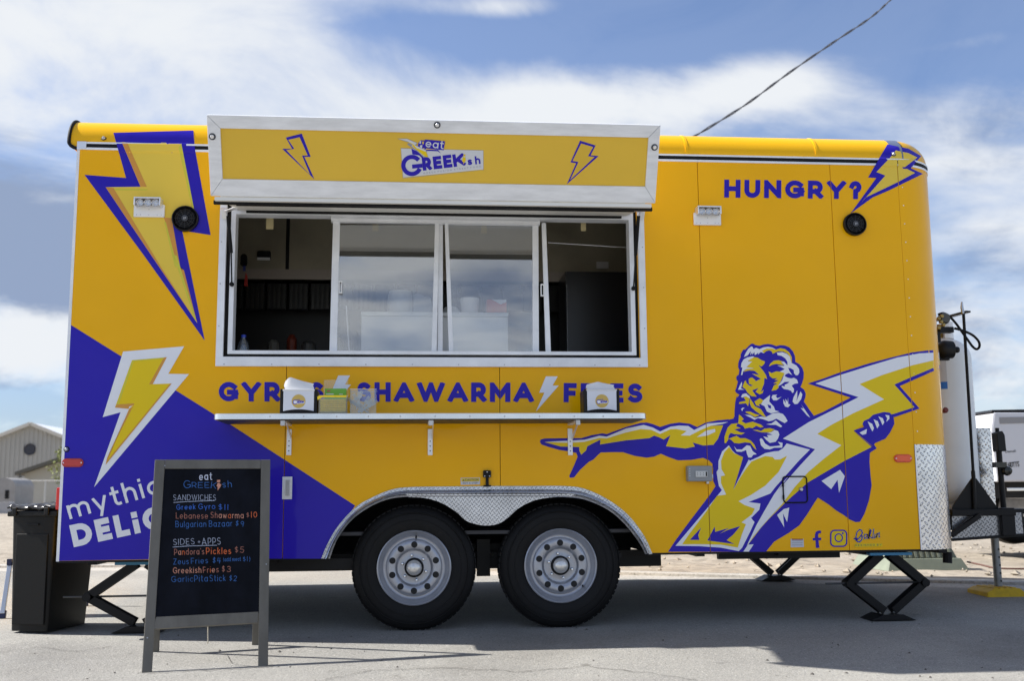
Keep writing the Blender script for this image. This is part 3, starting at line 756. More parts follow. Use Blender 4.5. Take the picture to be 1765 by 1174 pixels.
def fender_sheet(name, prof, m):
    b = MB(); k = len(prof)
    for o, i in zip(O_, I_):
        for t, d in prof: b.v.append(Vector((o[0]+(i[0]-o[0])*t, -d, o[1]+(i[1]-o[1])*t)))
    for a in range(len(O_)-1):
        for c in range(k-1): q = a*k+c; b.f.append([q, q+1, q+k+1, q+k]); b.m.append(0)
    return b.build(name, m, TR, smooth=True, uv=uvf, angle=40)
fender_sheet('fender_flange', [(0,.0005),(0,.006),(.34,.007),(.40,.012)], DIAF)
fender_sheet('fender_bead', [(.40,.012),(.46,.024),(.53,.034),(.60,.036),(.66,.030),(.71,.020),(.73,.012)], mat('bead_metal', (.60,.61,.64), .2, 1, nz=(5,.15)))
fender_sheet('fender_lip', [(.73,.012),(.80,.020),(1.0,.026),(1.0,.0)], DIAF)
sk_px = [(700,852),(703,857),(730,858.5),(757.6,866),(784.8,881.6),(801.7,897),(818.7,903.7),(839,906.4),(859.5,903),(876.5,891.8),(893.5,876.5),(920.7,863),(954.7,857.2),(985,857),(990,852)]
sk = resamp([XZ(*p, -.01) for p in sk_px], 40)
b = MB(); b.prism(sk, -.022, -.016); b.build('fender_skirt', DIAF, TR, uv=uvf)
b = MB()
for px_ in [(700, 846), (845, 845), (985, 846), (600, 900), (1075, 895)]:
    p = atY(*px_, -.006); b.lathe([(.004, -.010), (.006, -.008), (.006, -.006)], (p.x, 0, p.z), 'Y', 8)
b.build('fender_screw', STE, TR)

# ---- wheels
RIMM = mat('silver_wheel_paint', (.40, .415, .46), .30, .55, nz=(30, .05)); HUBM = mat('hub_cap_metal', (.75, .74, .72), .3, .6)
TYR = mat('tyre_rubber', (.0085, .0085, .009), .66, spec=.25, nz=(5, .45, 8), bump=(90, .25, .002))
def wheel(X, rot):
    w = empty('wheel', (X-TR.location.x, .0, .355)); w.parent = TR
    c = (X, 0, .355)
    b = MB(); b.lathe([(.205,.045),(.208,.028),(.225,.018),(.262,.010),(.300,.014),(.322,.022),(.338,.034),(.350,.050),(.3565,.066),(.3575,.085),(.3575,.185),(.350,.215),(.32,.238),(.21,.232)], c, 'Y', 64)
    t = b.build('tyre', TYR, w, smooth=True)
    b = MB(); n = 66
    for i in range(n):
        a = 2*pi*(i+.5)/n; M = Matrix.Translation(Vector(c))@Matrix.Rotation(a, 4, 'Y')
        b.box(-.0125, .0125, .046, .075, .352, .3578, M)
        for q in (.082, .108, .134, .160): b.box(-.013, .013, q, q+.02, .357, .360, M)
    for rr in (.268, .31):                        # raised rings on the sidewall
        b.lathe([(rr, .0125), (rr+.0015, .0085), (rr+.004, .0085), (rr+.0055, .0135)], c, 'Y', 64)
    tr = b.build('tread', TYR, w); tr['kind'] = 'stuff'
    b = MB(); b.lathe([(.213,.026),(.2135,.016),(.208,.012),(.202,.016),(.199,.030),(.188,.036),(.184,.046),(.170,.054),(.163,.052),(.160,.040),(.155,.034),(.140,.030),(.112,.032),(.104,.040),(.099,.050),(.092,.053),(.070,.050),(.052,.048),(.05,.06)], c, 'Y', 64)
    b.build('rim', RIMM, w, smooth=True, angle=50)
    for i in range(10):
        b = MB(); a = rot+2*pi*i/10; b.lathe([(0, .0288), (.0165, .0288), (.0185, .0300), (.0185, .036)], (X+.131*cos(a), 0, .355+.131*sin(a)), 'Y', 14); b.build('vent_hole', mat('hole_black', (.008, .008, .009), .7), w)
    b = MB()
    for i in range(6):
        a = rot*1.7+.2+2*pi*i/6; b.lathe([(0, .026), (.006, .027), (.0095, .032), (.0095, .052)], (X+.071*cos(a), 0, .355+.071*sin(a)), 'Y', 6)
    b.build('lug_nut', CHR, w)
    b = MB(); b.lathe([(0, -.012), (.022, -.010), (.036, .0), (.042, .014), (.044, .022), (.052, .03), (.054, .05)], c, 'Y', 32); b.build('hub_cap', HUBM, w, smooth=True, angle=50)
    b = MB(); b.lathe([(.0445, .022), (.052, .024), (.056, .034), (.056, .05)], c, 'Y', 32); b.build('hub_seal', BLK, w, smooth=True)
    b = MB(); a = rot+1.2 if X < 2.4 else -.75; q = Vector((X+.178*cos(a), .045, .355+.178*sin(a))); b.tube([q, q+Vector((-.006*cos(a), -.03, -.01*sin(a)))], .005, 8); b.build('valve', BLK, w)
wheel(1.982, .31); wheel(2.832, .32)

# ---- service window
def ring(name, x0, x1, z0, z1, w, y0, y1, m, par=TR, bev=.002, wl=None, wr=None, wt=None, wb=None):
    b = MB(); wl = wl if wl is not None else w; wr = wr if wr is not None else w; wt = wt if wt is not None else w; wb = wb if wb is not None else w
    b.prism([(x0,z0),(x1,z0),(x1,z1),(x0,z1)], y0, y1, hole=[(x0+wl,z0+wb),(x1-wr,z0+wb),(x1-wr,z1-wt),(x0+wl,z1-wt)]); return b.build(name, m, par, bevel=bev)
WIN = empty('service_window', (2.1-TR.location.x, 0, 1.5)); WIN.parent = TR
FO = (atY(372, 636).x, atY(1115.5, 636).x, atY(700, 632.8).z, 2.545)
xo0, xo1 = atY(388.5, 500).x, atY(1100.5, 500).x; zo0 = atY(700, 616.5).z
ring('window_frame', FO[0], FO[1], FO[2], FO[3], .05, -.022, .0, ALW, WIN, wl=xo0-FO[0], wr=FO[1]-xo1, wb=zo0-FO[2], wt=.05)
ring('window_gasket', xo0-.01, xo1+.01, zo0-.01, 2.50, .05, .012, .055, BLK, WIN, 0, wb=.022, wt=.04, wl=.04, wr=.04)
xi0, xi1 = atY(396.5, 500, .03).x, atY(1092.5, 500, .03).x; zi0 = atY(700, 612.5, .03).z
ring('inner_frame', xi0, xi1, zi0, 2.475, .03, -.002, .09, ALW, WIN, wb=.022, wt=.05, wl=.028, wr=.028)
b = MB()
for i in range(10):
    x = FO[0]+.05+(FO[1]-FO[0]-.1)*i/9; b.lathe([(0, -.0262), (.004, -.025), (.004, -.022)], (x, 0, FO[2]+.012), 'Y', 8)
for z in (1.75, 2.0, 2.25):
    for x in (FO[0]+.014, FO[1]-.014): b.lathe([(0, -.0262), (.004, -.025), (.004, -.022)], (x, 0, z), 'Y', 8)
b.build('frame_screw', STE, WIN)
YS = .05
b = MB(); a = atY(571, 383, YS); c = atY(930, 372, YS); b.box(a.x, c.x, YS-.02, YS+.03, a.z, c.z+.02); b.box(a.x, c.x, YS-.03, YS-.02, a.z+.012, a.z+.02); b.build('sash_header', ALW, WIN, bevel=.002)
def quad_bar(b, p0, p1, w0, w1, Y0, Y1):
    """upright bar between two pixels given at its top and bottom centre"""
    a0, a1 = atY(p0[0]-w0/2, p0[1], Y0), atY(p0[0]+w0/2, p0[1], Y0); c0, c1 = atY(p1[0]-w1/2, p1[1], Y0), atY(p1[0]+w1/2, p1[1], Y0)
    b.prism([(c0.x, c0.z), (c1.x, c1.z), (a1.x, a1.z), (a0.x, a0.z)], Y0, Y1)
def sash(name, stiles, x0, x1, yt, yb):
    b = MB()
    for s_ in stiles: quad_bar(b, *s_, YS, YS+.022)
    w = b.build(name, ALW, WIN, bevel=.0015)
    b = MB(); p = atY(x0, yb, YS+.001); q = atY(x1, yb+9, YS+.001); b.box(p.x, q.x, YS+.001, YS+.021, q.z, p.z); b.build('sash_rail', ALW, w, bevel=.0015)
    return w
wa = sash('left_sash', [((580, 382), (574, 616), 12, 13), ((753.5, 384), (748, 616), 7, 9)], 569, 753, 384, 607)
wb = sash('right_sash', [((769.5, 384), (778, 616), 6, 8), ((937.5, 384), (945.5, 616), 7, 9)], 773, 949, 384, 607)
b = MB(); quad_bar(b, (759.5, 384), (758.5, 616), 8, 9, YS+.026, YS+.05); b.build('centre_mullion', ALW, WIN, bevel=.001)
b = MB(); quad_bar(b, (923, 384), (923.5, 616), 10, 11, YS+.026, YS+.05); b.build('fixed_mullion', ALW, WIN, bevel=.001)
GLS = glassy('window_glass', (.97, .98, .98), .19, 0, .02)
def pane(P, par, Y):
    b = MB(); b.prism([XZ(*p, Y) for p in P], Y, Y+.005); return b.build('glass_pane', GLS, par)
pane([(584, 388), (751, 388), (745, 610), (579, 610)], wa, YS+.010)
pane([(771, 388), (920, 388), (920, 610), (780, 610)], wb, YS+.034)
def handle(px_, par):
    b = MB(); p = atY(*px_, YS-.012); b.prism([(p.x-.011, p.z-.038), (p.x+.011, p.z-.038), (p.x+.011, p.z+.038), (p.x-.011, p.z+.038)], YS-.018, YS, hole=[(p.x-.005, p.z-.03), (p.x+.005, p.z-.03), (p.x+.005, p.z+.03), (p.x-.005, p.z+.03)]); b.build('handle', WHT, par, bevel=.002)
handle((587, 495), wa); handle((935, 500), wb)

# ---- inside of the kitchen
INT = mat('interior_steel', (.42, .385, .29), .38, .55, nz=(3, .15), bump=(2, .2, .02)); INW = mat('interior_wall', (.30, .29, .27), .5)
b = MB(); b.box(.05, 5.0, 2.30, 2.34, .55, 2.80); b.build('inner_wall', INW, TR)
b = MB(); b.box(.05, .08, .08, 2.3, .55, 2.80); b.box(4.6, 4.63, .08, 2.3, .55, 2.80); b.build('inner_wall', INW, TR)
b = MB(); b.box(.05, 5.0, .05, 2.34, 2.80, 2.84); b.build('inner_ceiling', mat('ceiling_panel', (.7, .68, .6), .6), TR)
b = MB(); b.box(.1, 4.95, .06, 2.34, .54, .56); b.build('inner_floor', mat('kitchen_floor', (.04, .04, .045), .6), TR)
YH = 1.35
p = atY(385, 385, YH); q = atY(575, 466, YH); r_ = atY(575, 483, YH)
b = MB(); b.box(.3, 4.3, YH, YH+.9, q.z, 2.78); b.build('extractor_hood', INT, TR)
b = MB(); b.box(.3, 4.3, YH-.02, YH, r_.z, q.z); b.build('hood_lip', mat('hood_lip_steel', (.45, .40, .35), .4, .4), TR)
b = MB(); b.box(.3, 4.3, YH+.3, YH+.32, 1.0, r_.z-.02); b.build('cooking_line', mat('dark_line', (.03, .03, .03), .4, .5), TR)
for k in range(22):                              # baffle filters under the hood
    b = MB(); x = .45+k*.155; b.box(x, x+.14, YH+.10, YH+.12, r_.z-.20, r_.z-.005); o = b.build('hood_filter', mat('filter_steel', (.03, .03, .03), .4, .8), TR, bevel=.004)
    if k < 9:
        b = MB()
        for j in range(4): b.box(x+.012+.034*j, x+.028+.034*j, YH+.088, YH+.099, r_.z-.19, r_.z-.015)
        b.build('filter_slat', mat('slat_steel', (.05, .05, .048), .35, .8), o)
b = MB(); b.box(.5, 2.4, YH+.05, YH+.55, .95, 1.42); o = b.build('griddle', mat('griddle_black', (.03, .03, .032), .35, .6), TR, bevel=.006)
for k in range(6): b = MB(); b.lathe([(0,-.03),(.02,-.028),(.022,0)], (.62+.13*k, YH+.05, 1.34), 'Y', 14); b.build('control_knob', STE, o)
b = MB(); b.box(.3, 2.6, YH+.22, YH+.30, 1.78, 1.80); o = b.build('wall_shelf', mat('shelf_dull', (.30, .30, .29), .4, .6), TR)
for k, (x, h_, r2_, c_) in enumerate(((.95, .10, .04, (.28, .27, .25)), (1.08, .14, .035, (.35, .06, .03)), (1.2, .09, .05, (.18, .18, .18)), (1.42, .12, .04, (.30, .25, .12)), (1.56, .16, .032, (.10, .12, .10)))):
    b = MB(); b.lathe([(0,0),(r2_,0),(r2_,h_*.75),(r2_*.5,h_),(0,h_)], (x, YH+.26, 1.801), 'Z', 14); b.build('shelf_jar', mat('jar_%s' % ('plain', 'red', 'steel', 'amber', 'dark')[k], c_, .4), o)
b = MB(); b.box(.12, 4.5, .12, .62, zi0-.10, zi0-.065); b.build('inner_counter', mat('counter_steel', (.25, .25, .26), .3, 1), TR)
b = MB(); x0 = atY(497, 380, YH).x; b.box(x0-.012, x0+.012, YH-.012, YH-.001, q.z, 2.75); b.build('hood_seam', BLS, TR)
b = MB(); p = atY(455, 440, YH-.03); b.box(p.x-.045, p.x+.045, YH-.045, YH-.001, p.z-.025, p.z+.03); b.build('thermostat', BLP, TR, bevel=.004)
b = MB(); b.box(p.x-.045, p.x+.045, YH-.05, YH-.046, p.z-.04, p.z-.02); b.build('thermostat_buttons', WHT, TR)
for (x, y0, y1, w) in ((459, 377, 395, 12), (1001, 385, 398, 9), (642, 378, 398, 10), (829, 385, 402, 10)):
    b = MB(); p = atY(x, y0, .2); q2 = atY(x+w, y1, .2); b.box(p.x, q2.x, .2, .203, q2.z, p.z+.05); b.build('hanging_card', mat('cream_card', (.62, .52, .28), .7), TR)
b = MB(); p = atY(1028, 451, 1.32); q2 = atY(1049, 463, 1.32); b.box(p.x, q2.x, 1.32, 1.323, q2.z, p.z); b.build('posted_notice', mat('paper', (.7, .68, .66), .8), TR)
b = MB(); p = atY(977, 490, .9); q2 = atY(979, 606, .9); b.box(p.x, q2.x, .9, .93, q2.z, p.z); b.build('fridge_edge', ALU, TR)
b = MB(); p = atY(975, 480, .93); q2 = atY(1088, 620, .93); b.box(p.x, q2.x, .93, 1.3, q2.z-.6, p.z+.05); b.build('tall_fridge', mat('fridge_black', (.02, .02, .022), .3), TR)
b = MB(); p = atY(978, 606, .85); q2 = atY(1068, 620, .85); b.box(p.x, q2.x, .85, .92, q2.z, p.z); b.build('fridge_base', mat('fridge_grey', (.10, .10, .12), .4), TR)
b = MB(); a = atY(945, 418, .3); c = atY(1087, 427, .3); b.tube([a, c], .0025, 6); b.build('hanging_wire', ALU, TR)

# ---- hatch with sign face
def W3(x, y, Y): return atY(x, y, Y)
YB, YTp = -.60, -.78                              # bottom and top of the sign lean outwards
bl, br = W3(362, 341, YB), W3(1131, 347, YB); tl, tr_ = W3(357, 196, YTp), W3(1137, 217, YTp)
SX0, SX1 = (bl.x+tl.x)/2, (br.x+tr_.x)/2; SZ0, SZ1 = (bl.z+br.z)/2, (tl.z+tr_.z)/2
SU = Vector((0, YTp-YB, SZ1-SZ0)); SHt = SU.length; SU.normalize(); SN = Vector((1, 0, 0)).cross(SU).normalized()   # outward normal
if SN.y > 0: SN = -SN
SP0 = Vector((SX0, YB, SZ0))
HAT = empty('service_hatch', (2.1-TR.location.x, 0, 2.5)); HAT.parent = TR
def sfn(x, t, d): return SP0+Vector((x-SX0, 0, 0))+SU*t-SN*d      # d = depth behind the face
def simg(x, y, off=0):
    p0 = SP0+SN*off; return on_plane(x, y, p0, SN)
def st(x, y):                                    # pixel -> (x, t) on the sign
    p = simg(x, y); return (p.x, (p-SP0).dot(SU))
i0 = st(381, 308); i1 = st(1115, 322); i2 = st(1115, 238); i3 = st(382, 220)
ix0 = (i0[0]+i3[0])/2; ix1 = (i1[0]+i2[0])/2; it0 = (i0[1]+i1[1])/2; it1 = (i2[1]+i3[1])/2
def miter(name, poly): b = MB(); b.prism(poly, 0, .03, fn=sfn); return b.build(name, ALW2, HAT, bevel=.002)
ALW2 = mat('hatch_frame_aluminium', (.80, .81, .83), .4, .25, nz=(6, .11, 8, (1, 1, 5)), bump=(40, .2, .001))
e = .0008
miter('frame_rail', [(SX0+e, 0), (SX1-e, 0), (ix1-e, it0), (ix0+e, it0)]); miter('frame_rail', [(SX0+e, SHt), (ix0+e, it1), (ix1-e, it1), (SX1-e, SHt)])
miter('frame_stile', [(SX0, e), (ix0, it0+e), (ix0, it1-e), (SX0, SHt-e)]); miter('frame_stile', [(SX1, e), (SX1, SHt-e), (ix1, it1-e), (ix1, it0+e)])
b = MB(); b.prism([(ix0-.01, it0-.01), (ix1+.01, it0-.01), (ix1+.01, it1+.01), (ix0-.01, it1+.01)], .010, .026, fn=sfn); b.build('sign_panel', SGY, HAT)
for px_ in ((366, 235), (753.5, 215), (1128, 253.5)):
    p = simg(*px_, 0); M = SN.to_track_quat('Z', 'Y').to_matrix().to_4x4(); M.translation = p
    b = MB(); b.lathe([(0, .018), (.008, .017), (.011, .012), (.012, .004)], (0,0,0), 'Z', 14); b.v = [M@v for v in b.v]; b.build('sign_bolt', CHR, HAT, smooth=True)
    b = MB(); b.lathe([(0, .005), (.016, .005), (.018, .003), (.018, 0)], (0,0,0), 'Z', 18); b.v = [M@v for v in b.v]; b.build('bolt_washer', mat('washer_dark', (.05, .055, .065), .4, .5), HAT)
UND = mat('hatch_underside', (.82, .80, .74), .5, .1)
zu = atY(700, 374, 0).z
hx0, hx1 = SX0+.05, SX1-.05
def slab(name, y0, z0, y1, z1, th, m, x0=None, x1=None):
    b = MB(); x0 = hx0 if x0 is None else x0; x1 = hx1 if x1 is None else x1
    b.add([(x, y, z) for x in (x0, x1) for y, z in ((y0, z0), (y1, z1), (y1, z1+th), (y0, z0+th))], [(0,1,2,3), (4,7,6,5), (0,4,5,1), (1,5,6,2), (2,6,7,3), (3,7,4,0)])
    return b.build(name, m, HAT)
slab('hatch_panel', YB+.03, SZ0-.014, -.03, zu+.018, .03, UND)
slab('hatch_edge', YB+.006, SZ0-.022, YB+.03, SZ0-.022, .02, UND, SX0+.02, SX1-.02)
slab('hatch_seal', YB+.03, SZ0-.034, YB+.055, SZ0-.033, .02, BLK, SX0+.01, SX1-.01)
slab('hatch_seal', YB+.09, SZ0-.026, YB+.10, SZ0-.026, .012, BLK, SX0+.12, SX1-.1)
slab('hinge_seal', -.045, zu+.002, -.03, zu+.002, .012, BLK, hx0+.05, hx1-.03)
b = MB(); b.box(SX0+.02, SX1-.02, -.028, -.022, zu+.03, 2.60); b.build('hatch_hinge', ALU, HAT)
# props at both ends: bracket, gas strut
for sgn, top, mid, bot in ((1, (393, 372), (398.5, 436), (399.5, 490)), (-1, (1100.5, 372), (1095.5, 440), (1092, 497))):
    b = MB(); A, B, C_ = atY(*top, -.10), atY(*mid, -.06), atY(*bot, -.03)
    b.tube([A, B], .0105, 10); s_ = b.build('gas_strut', BLK, HAT, smooth=True)
    b = MB(); b.tube([B, C_], .0045, 8); b.build('strut_rod', BLS, s_, smooth=True)
    b = MB(); b.lathe([(0, -.016), (.012, -.012), (.014, 0), (.012, .012), (0, .016)], C_, 'Y', 12); b.build('strut_ball', BLK, s_, smooth=True)
    b = MB(); A2 = A+Vector((0, 0, .0)); b.bar(A+Vector((-.02*sgn, .02, .03)), A+Vector((.06*sgn, -.12, .015)), .03, .004); b.bar(A+Vector((-.03*sgn, .06, .0)), A+Vector((-.03*sgn, .02, .05)), .03, .02); b.build('strut_bracket', ALU, s_)
# ---- shelf
SHY = -.36; shz = atY(700, 712.6, SHY).z; shx0 = atY(366, 720, SHY).x; shx1 = atY(1117, 720, SHY).x
SHF = empty('serving_shelf', (2.1-TR.location.x, 0, shz)); SHF.parent = TR
def shape(r=.05, inset=0):
    a, c = shx0+inset, shx1-inset; y = SHY+inset
    return [(a, -.012)]+[(a+r-r*cos(radians(t)), y+r-r*sin(radians(t))) for t in range(0, 91, 15)]+[(c-r+r*sin(radians(t)), y+r-r*cos(radians(t))) for t in range(0, 91, 15)]+[(c, -.012)]
b = MB(); b.prism(shape(.05, .004), shz-.003, shz, fn=lambda x, y, z: (x, y, z)); b.build('shelf_top', mat('shelf_steel', (.62, .63, .65), .28, 1, nz=(8, .08)), SHF)
b = MB(); sh = shape(); n = len(sh); sh2 = shape(.045, .006)
vs = [(x, y, z) for L_ in (sh, sh2) for z in (shz-.031, shz-.003) for x, y in L_]; f = []
for i in range(n-1): f += [(i, i+1, n+i+1, n+i), (2*n+i, 2*n+i+1, 3*n+i+1, 3*n+i), (i, i+1, 2*n+i+1, 2*n+i), (n+i, n+i+1, 3*n+i+1, 3*n+i)]
b.add(vs, f); b.build('shelf_edge', mat('polished_edge', (.78, .79, .82), .2, 1, nz=(4, .12), bump=(7, .3, .004)), SHF, smooth=True)
b = MB(); b.prism(shape(.04, .02), shz-.036, shz-.031, fn=lambda x, y, z: (x, y, z)); b.build('shelf_underside', mat('shelf_dark', (.03, .03, .032), .5), SHF)
b = MB()
for px_ in (465, 523, 580, 635, 690, 750, 810, 870, 930, 990, 1040, 1090):
    p = atY(px_, 718, SHY-.002); b.lathe([(0, -.0035), (.004, -.002), (.0045, .001)], (p.x, p.y, p.z), 'Y', 8)
b.build('edge_rivet', STE, SHF)
for x in (497.5, 741.5, 983.5):
    p = atY(x, 785, -.02); zt_ = shz-.036; xx = p.x
    br = MB(); br.box(xx-.014, xx+.014, -.016, -.0015, p.z, zt_-.03); o = br.build('shelf_bracket', ALU, SHF, bevel=.002)
    br = MB(); br.bar((xx, -.30, zt_-.006), (xx, -.02, zt_-.006), .03, .01); br.build('bracket_arm', ALU, o)
    br = MB(); br.bar((xx+.012, -.24, zt_-.012), (xx+.012, -.018, p.z+.10), .016, .006, (1,0,0)); br.build('bracket_stay', ALU, o)
    br = MB(); br.box(xx-.012, xx+.012, -.332, -.305, zt_-.028, zt_-.001); br.build('bracket_end', STE, o)
    br = MB()
    for k in range(3): br.lathe([(0, -.0195), (.0035, -.0185), (.0035, -.016)], (xx, 0, p.z+.025+.028*k), 'Y', 8)
    br.build('bracket_screw', BLS, o)

# ---- lamps, speakers, markers and fittings on the side
def fixture(px0, py0, px1, py1):
    a = atY(px0, py0, -.02); c = atY(px1, py1, -.02); xm = (a.x+c.x)/2; w = c.x-a.x; h = a.z-c.z
    L0 = empty('flood_lamp', (xm-TR.location.x, 0, c.z)); L0.parent = TR
    b = MB(); b.box(a.x, c.x, -.02, -.0015, c.z, a.z-h*.28); b.build('lamp_plate', WHT, L0, bevel=.005)
    b = MB(); b.box(a.x+.012, c.x-.012, -.075, -.002, a.z-.008, a.z); b.box(a.x+.012, a.x+.02, -.075, -.002, a.z-.05, a.z-.008); b.box(c.x-.02, c.x-.012, -.075, -.002, a.z-.05, a.z-.008); b.build('lamp_hood', ALU, L0, bevel=.002)
    b = MB(); b.box(a.x+.028, c.x-.028, -.022, -.017, a.z-.034, a.z-.008); b.build('lamp_recess', BLP, L0)
    for k in (-1, 0, 1):
        x = xm+k*w*.25; z = a.z-h*.30
        b = MB(); b.lathe([(.004, .0), (.012, -.010), (.021, -.028), (.0225, -.032), (.020, -.030), (.010, -.014), (0, -.012)], (x, -.025, z), 'Y', 18); o = b.build('lamp_bulb', CHR, L0, smooth=True)
        b = MB(); b.lathe([(0, -.032), (.010, -.034), (.019, -.031)], (x, -.025, z), 'Y', 16); b.build('lens', glassy('lens_glass', (.9, .92, .95), .15, .05, .15), o)
    b = MB()
    for k in (-.4, -.27, 0, .27, .4): b.lathe([(0, -.0225), (.003, -.0215), (.003, -.02)], (xm+k*w, 0, c.z+.012), 'Y', 8)
    b.lathe([(0, -.0225), (.003, -.0215), (.003, -.02)], (xm, 0, c.z+.045), 'Y', 8); b.build('lamp_screw', STE, L0)
fixture(231, 343, 283, 374); fixture(1195.5, 358, 1243.5, 388)
def speaker(px_, py_, r):
    p = atY(px_, py_, -.02); c = (p.x, 0, p.z)
    b = MB(); b.lathe([(0,-.008),(r*.30,-.012),(r*.34,-.008),(r*.62,-.006),(r*.74,-.012),(r*.80,-.026),(r*.86,-.020),(r*.92,-.030),(r,-.026),(r,-.0015)], c, 'Y', 40); o = b.build('speaker', BLP, TR, smooth=True, angle=30)
    b = MB()
    for k in range(1, 5):
        rr = r*.16*k+.004; b.lathe([(rr-.0015, -.029), (rr, -.031), (rr+.0015, -.029)], c, 'Y', 36)
    for k in range(12):
        a = 2*pi*k/12; b.bar((p.x+.01*cos(a), -.029, p.z+.01*sin(a)), (p.x+r*.78*cos(a), -.029, p.z+r*.78*sin(a)), .002, .002, (0,1,0))
    b.build('speaker_grille', mat('grille_black', (.03, .03, .032), .4), o)
    b = MB(); b.lathe([(0, -.034), (.018, -.033), (.020, -.029)], c, 'Y', 18); b.build('speaker_badge', mat('badge_dark', (.05, .05, .055), .3), o)
    b = MB(); b.box(p.x-.006, p.x-.001, -.0352, -.034, p.z-.008, p.z+.006); b.box(p.x+.002, p.x+.008, -.0352, -.034, p.z-.004, p.z+.006); b.build('badge_mark', mat('badge_grey', (.35,.35,.36), .4), o)
speaker(319, 376.5, .0765); speaker(1474, 386, .072)
def marker(px_, py_, w, h, col):
    p = atY(px_, py_, -.01); r = h/2
    def oval(k): return [(p.x+s_*(w/2-r)+ (r*k)*cos(radians(t)), p.z+(r*k)*sin(radians(t))) for s_, a0 in ((1, -90), (-1, 90)) for t in range(a0, a0+181, 15)]
    b = MB(); b.prism(oval(1.0), -.008, -.0012); o = b.build('side_marker', mat('marker_'+col[0], col[1], .25, 0, .6, nz=(60, .1)), TR, bevel=.003)
    b = MB(); b.prism(oval(.72), -.013, -.0085); b.build('marker_lens', mat('lens_'+col[0], col[2], .2, 0, .8), o, bevel=.002)
    b = MB()
    for s_ in (-1, 1): b.lathe([(0, -.0165), (.004, -.015), (.0055, -.008)], (p.x+s_*(w/2-.010), 0, p.z), 'Y', 10)
    b.build('marker_screw', CHR, o)
marker(125, 798, .118, .049, ('red', (.42, .008, .006), (.55, .012, .01))); marker(1557, 790.5, .112, .048, ('orange', (.70, .05, .002), (.90, .085, .002)))
def stud(name, px_, py_, r=.011, m=STE, dark=True):
    p = body_hit(px_, py_, .0); nrm = (Vector((0, -cos(.5), sin(.5))) if p.z > ZC+.02 else Vector((0, -1, 0)))
    M = nrm.to_track_quat('Z', 'Y').to_matrix().to_4x4(); M.translation = p
    b = MB(); b.lathe([(0, .014), (r*.6, .013), (r, .006), (r*1.05, 0)], (0,0,0), 'Z', 16); b.v = [M@v for v in b.v]; o = b.build(name, m, TR, smooth=True)
    b = MB(); b.lathe([(r*1.0, .004), (r*1.35, .003), (r*1.4, .0005)], (0,0,0), 'Z', 16); b.v = [M@v for v in b.v]; b.build('washer', BLK, o)
stud('roof_stud', 179, 238.5); stud('roof_stud', 1540, 266); stud('lock_cylinder', 115, 775, .012)
# outlet box
b = MB(); a = atY(1185, 803.5, -.05); c = atY(1228, 830, -.05); b.box(a.x, c.x, -.055, -.0015, c.z, a.z); OB = b.build('outlet_box', mat('box_grey', (.28, .29, .30), .45), TR, bevel=.006)
b = MB(); b.box(a.x+.045, c.x-.03, -.062, -.0555, c.z+.025, a.z-.03); b.build('outlet_plate', mat('outlet_white', (.62, .62, .6), .5), OB, bevel=.002)
b = MB()
for k in range(3):
    for s_ in (0, .011): b.box(a.x+.054+.018*k, a.x+.0555+.018*k, -.0632, -.0622, a.z-.045-s_, a.z-.038-s_)
b.box(c.x-.042, c.x-.034, -.0632, -.0622, c.z+.03, a.z-.035); b.build('outlet_slot', BLS, OB)
b = MB()
for k in range(4): b.box(a.x+.008, a.x+.014, -.0575, -.0555, a.z-.02-.014*k, a.z-.014-.014*k)
b.box(c.x-.006, c.x+.008, -.04, -.01, c.z+.02, c.z+.04); b.box(c.x-.03, c.x-.015, -.03, -.01, c.z-.014, c.z+.002); b.build('box_catch', STE, OB)
# access hatch with black rubber surround
a = XZ(1348.5, 822); c = XZ(1391.5, 866.5)
def rrect(x0, x1, z0, z1, r, n=5):
    P = []
    for cx_2, cz_2, t0 in ((x1-r, z0+r, -90), (x1-r, z1-r, 0), (x0+r, z1-r, 90), (x0+r, z0+r, 180)):
        P += [(cx_2+r*cos(radians(t0+90*i/n)), cz_2+r*sin(radians(t0+90*i/n))) for i in range(n+1)]
    return P
rr = rrect(a[0], c[0], c[1], a[1], .018); b = MB(); b.tube([(x, -.006, z) for x, z in rr+[rr[0]]], .0042, 8); HD = b.build('access_door_trim', BLK, TR, smooth=True)
p = atY(1381, 844, -.01); b = MB(); b.lathe([(0, -.018), (.009, -.017), (.011, -.010), (.013, -.0075)], (p.x, 0, p.z), 'Y', 16); b.build('door_lock', STE, HD, smooth=True)
b = MB(); b.box(a[0]-.006, a[0]+.003, -.014, -.004, a[1]-.06, a[1]-.035); b.box(a[0]-.006, a[0]+.003, -.014, -.004, c[1]+.02, c[1]+.045); b.build('door_hinge', BLK, HD)
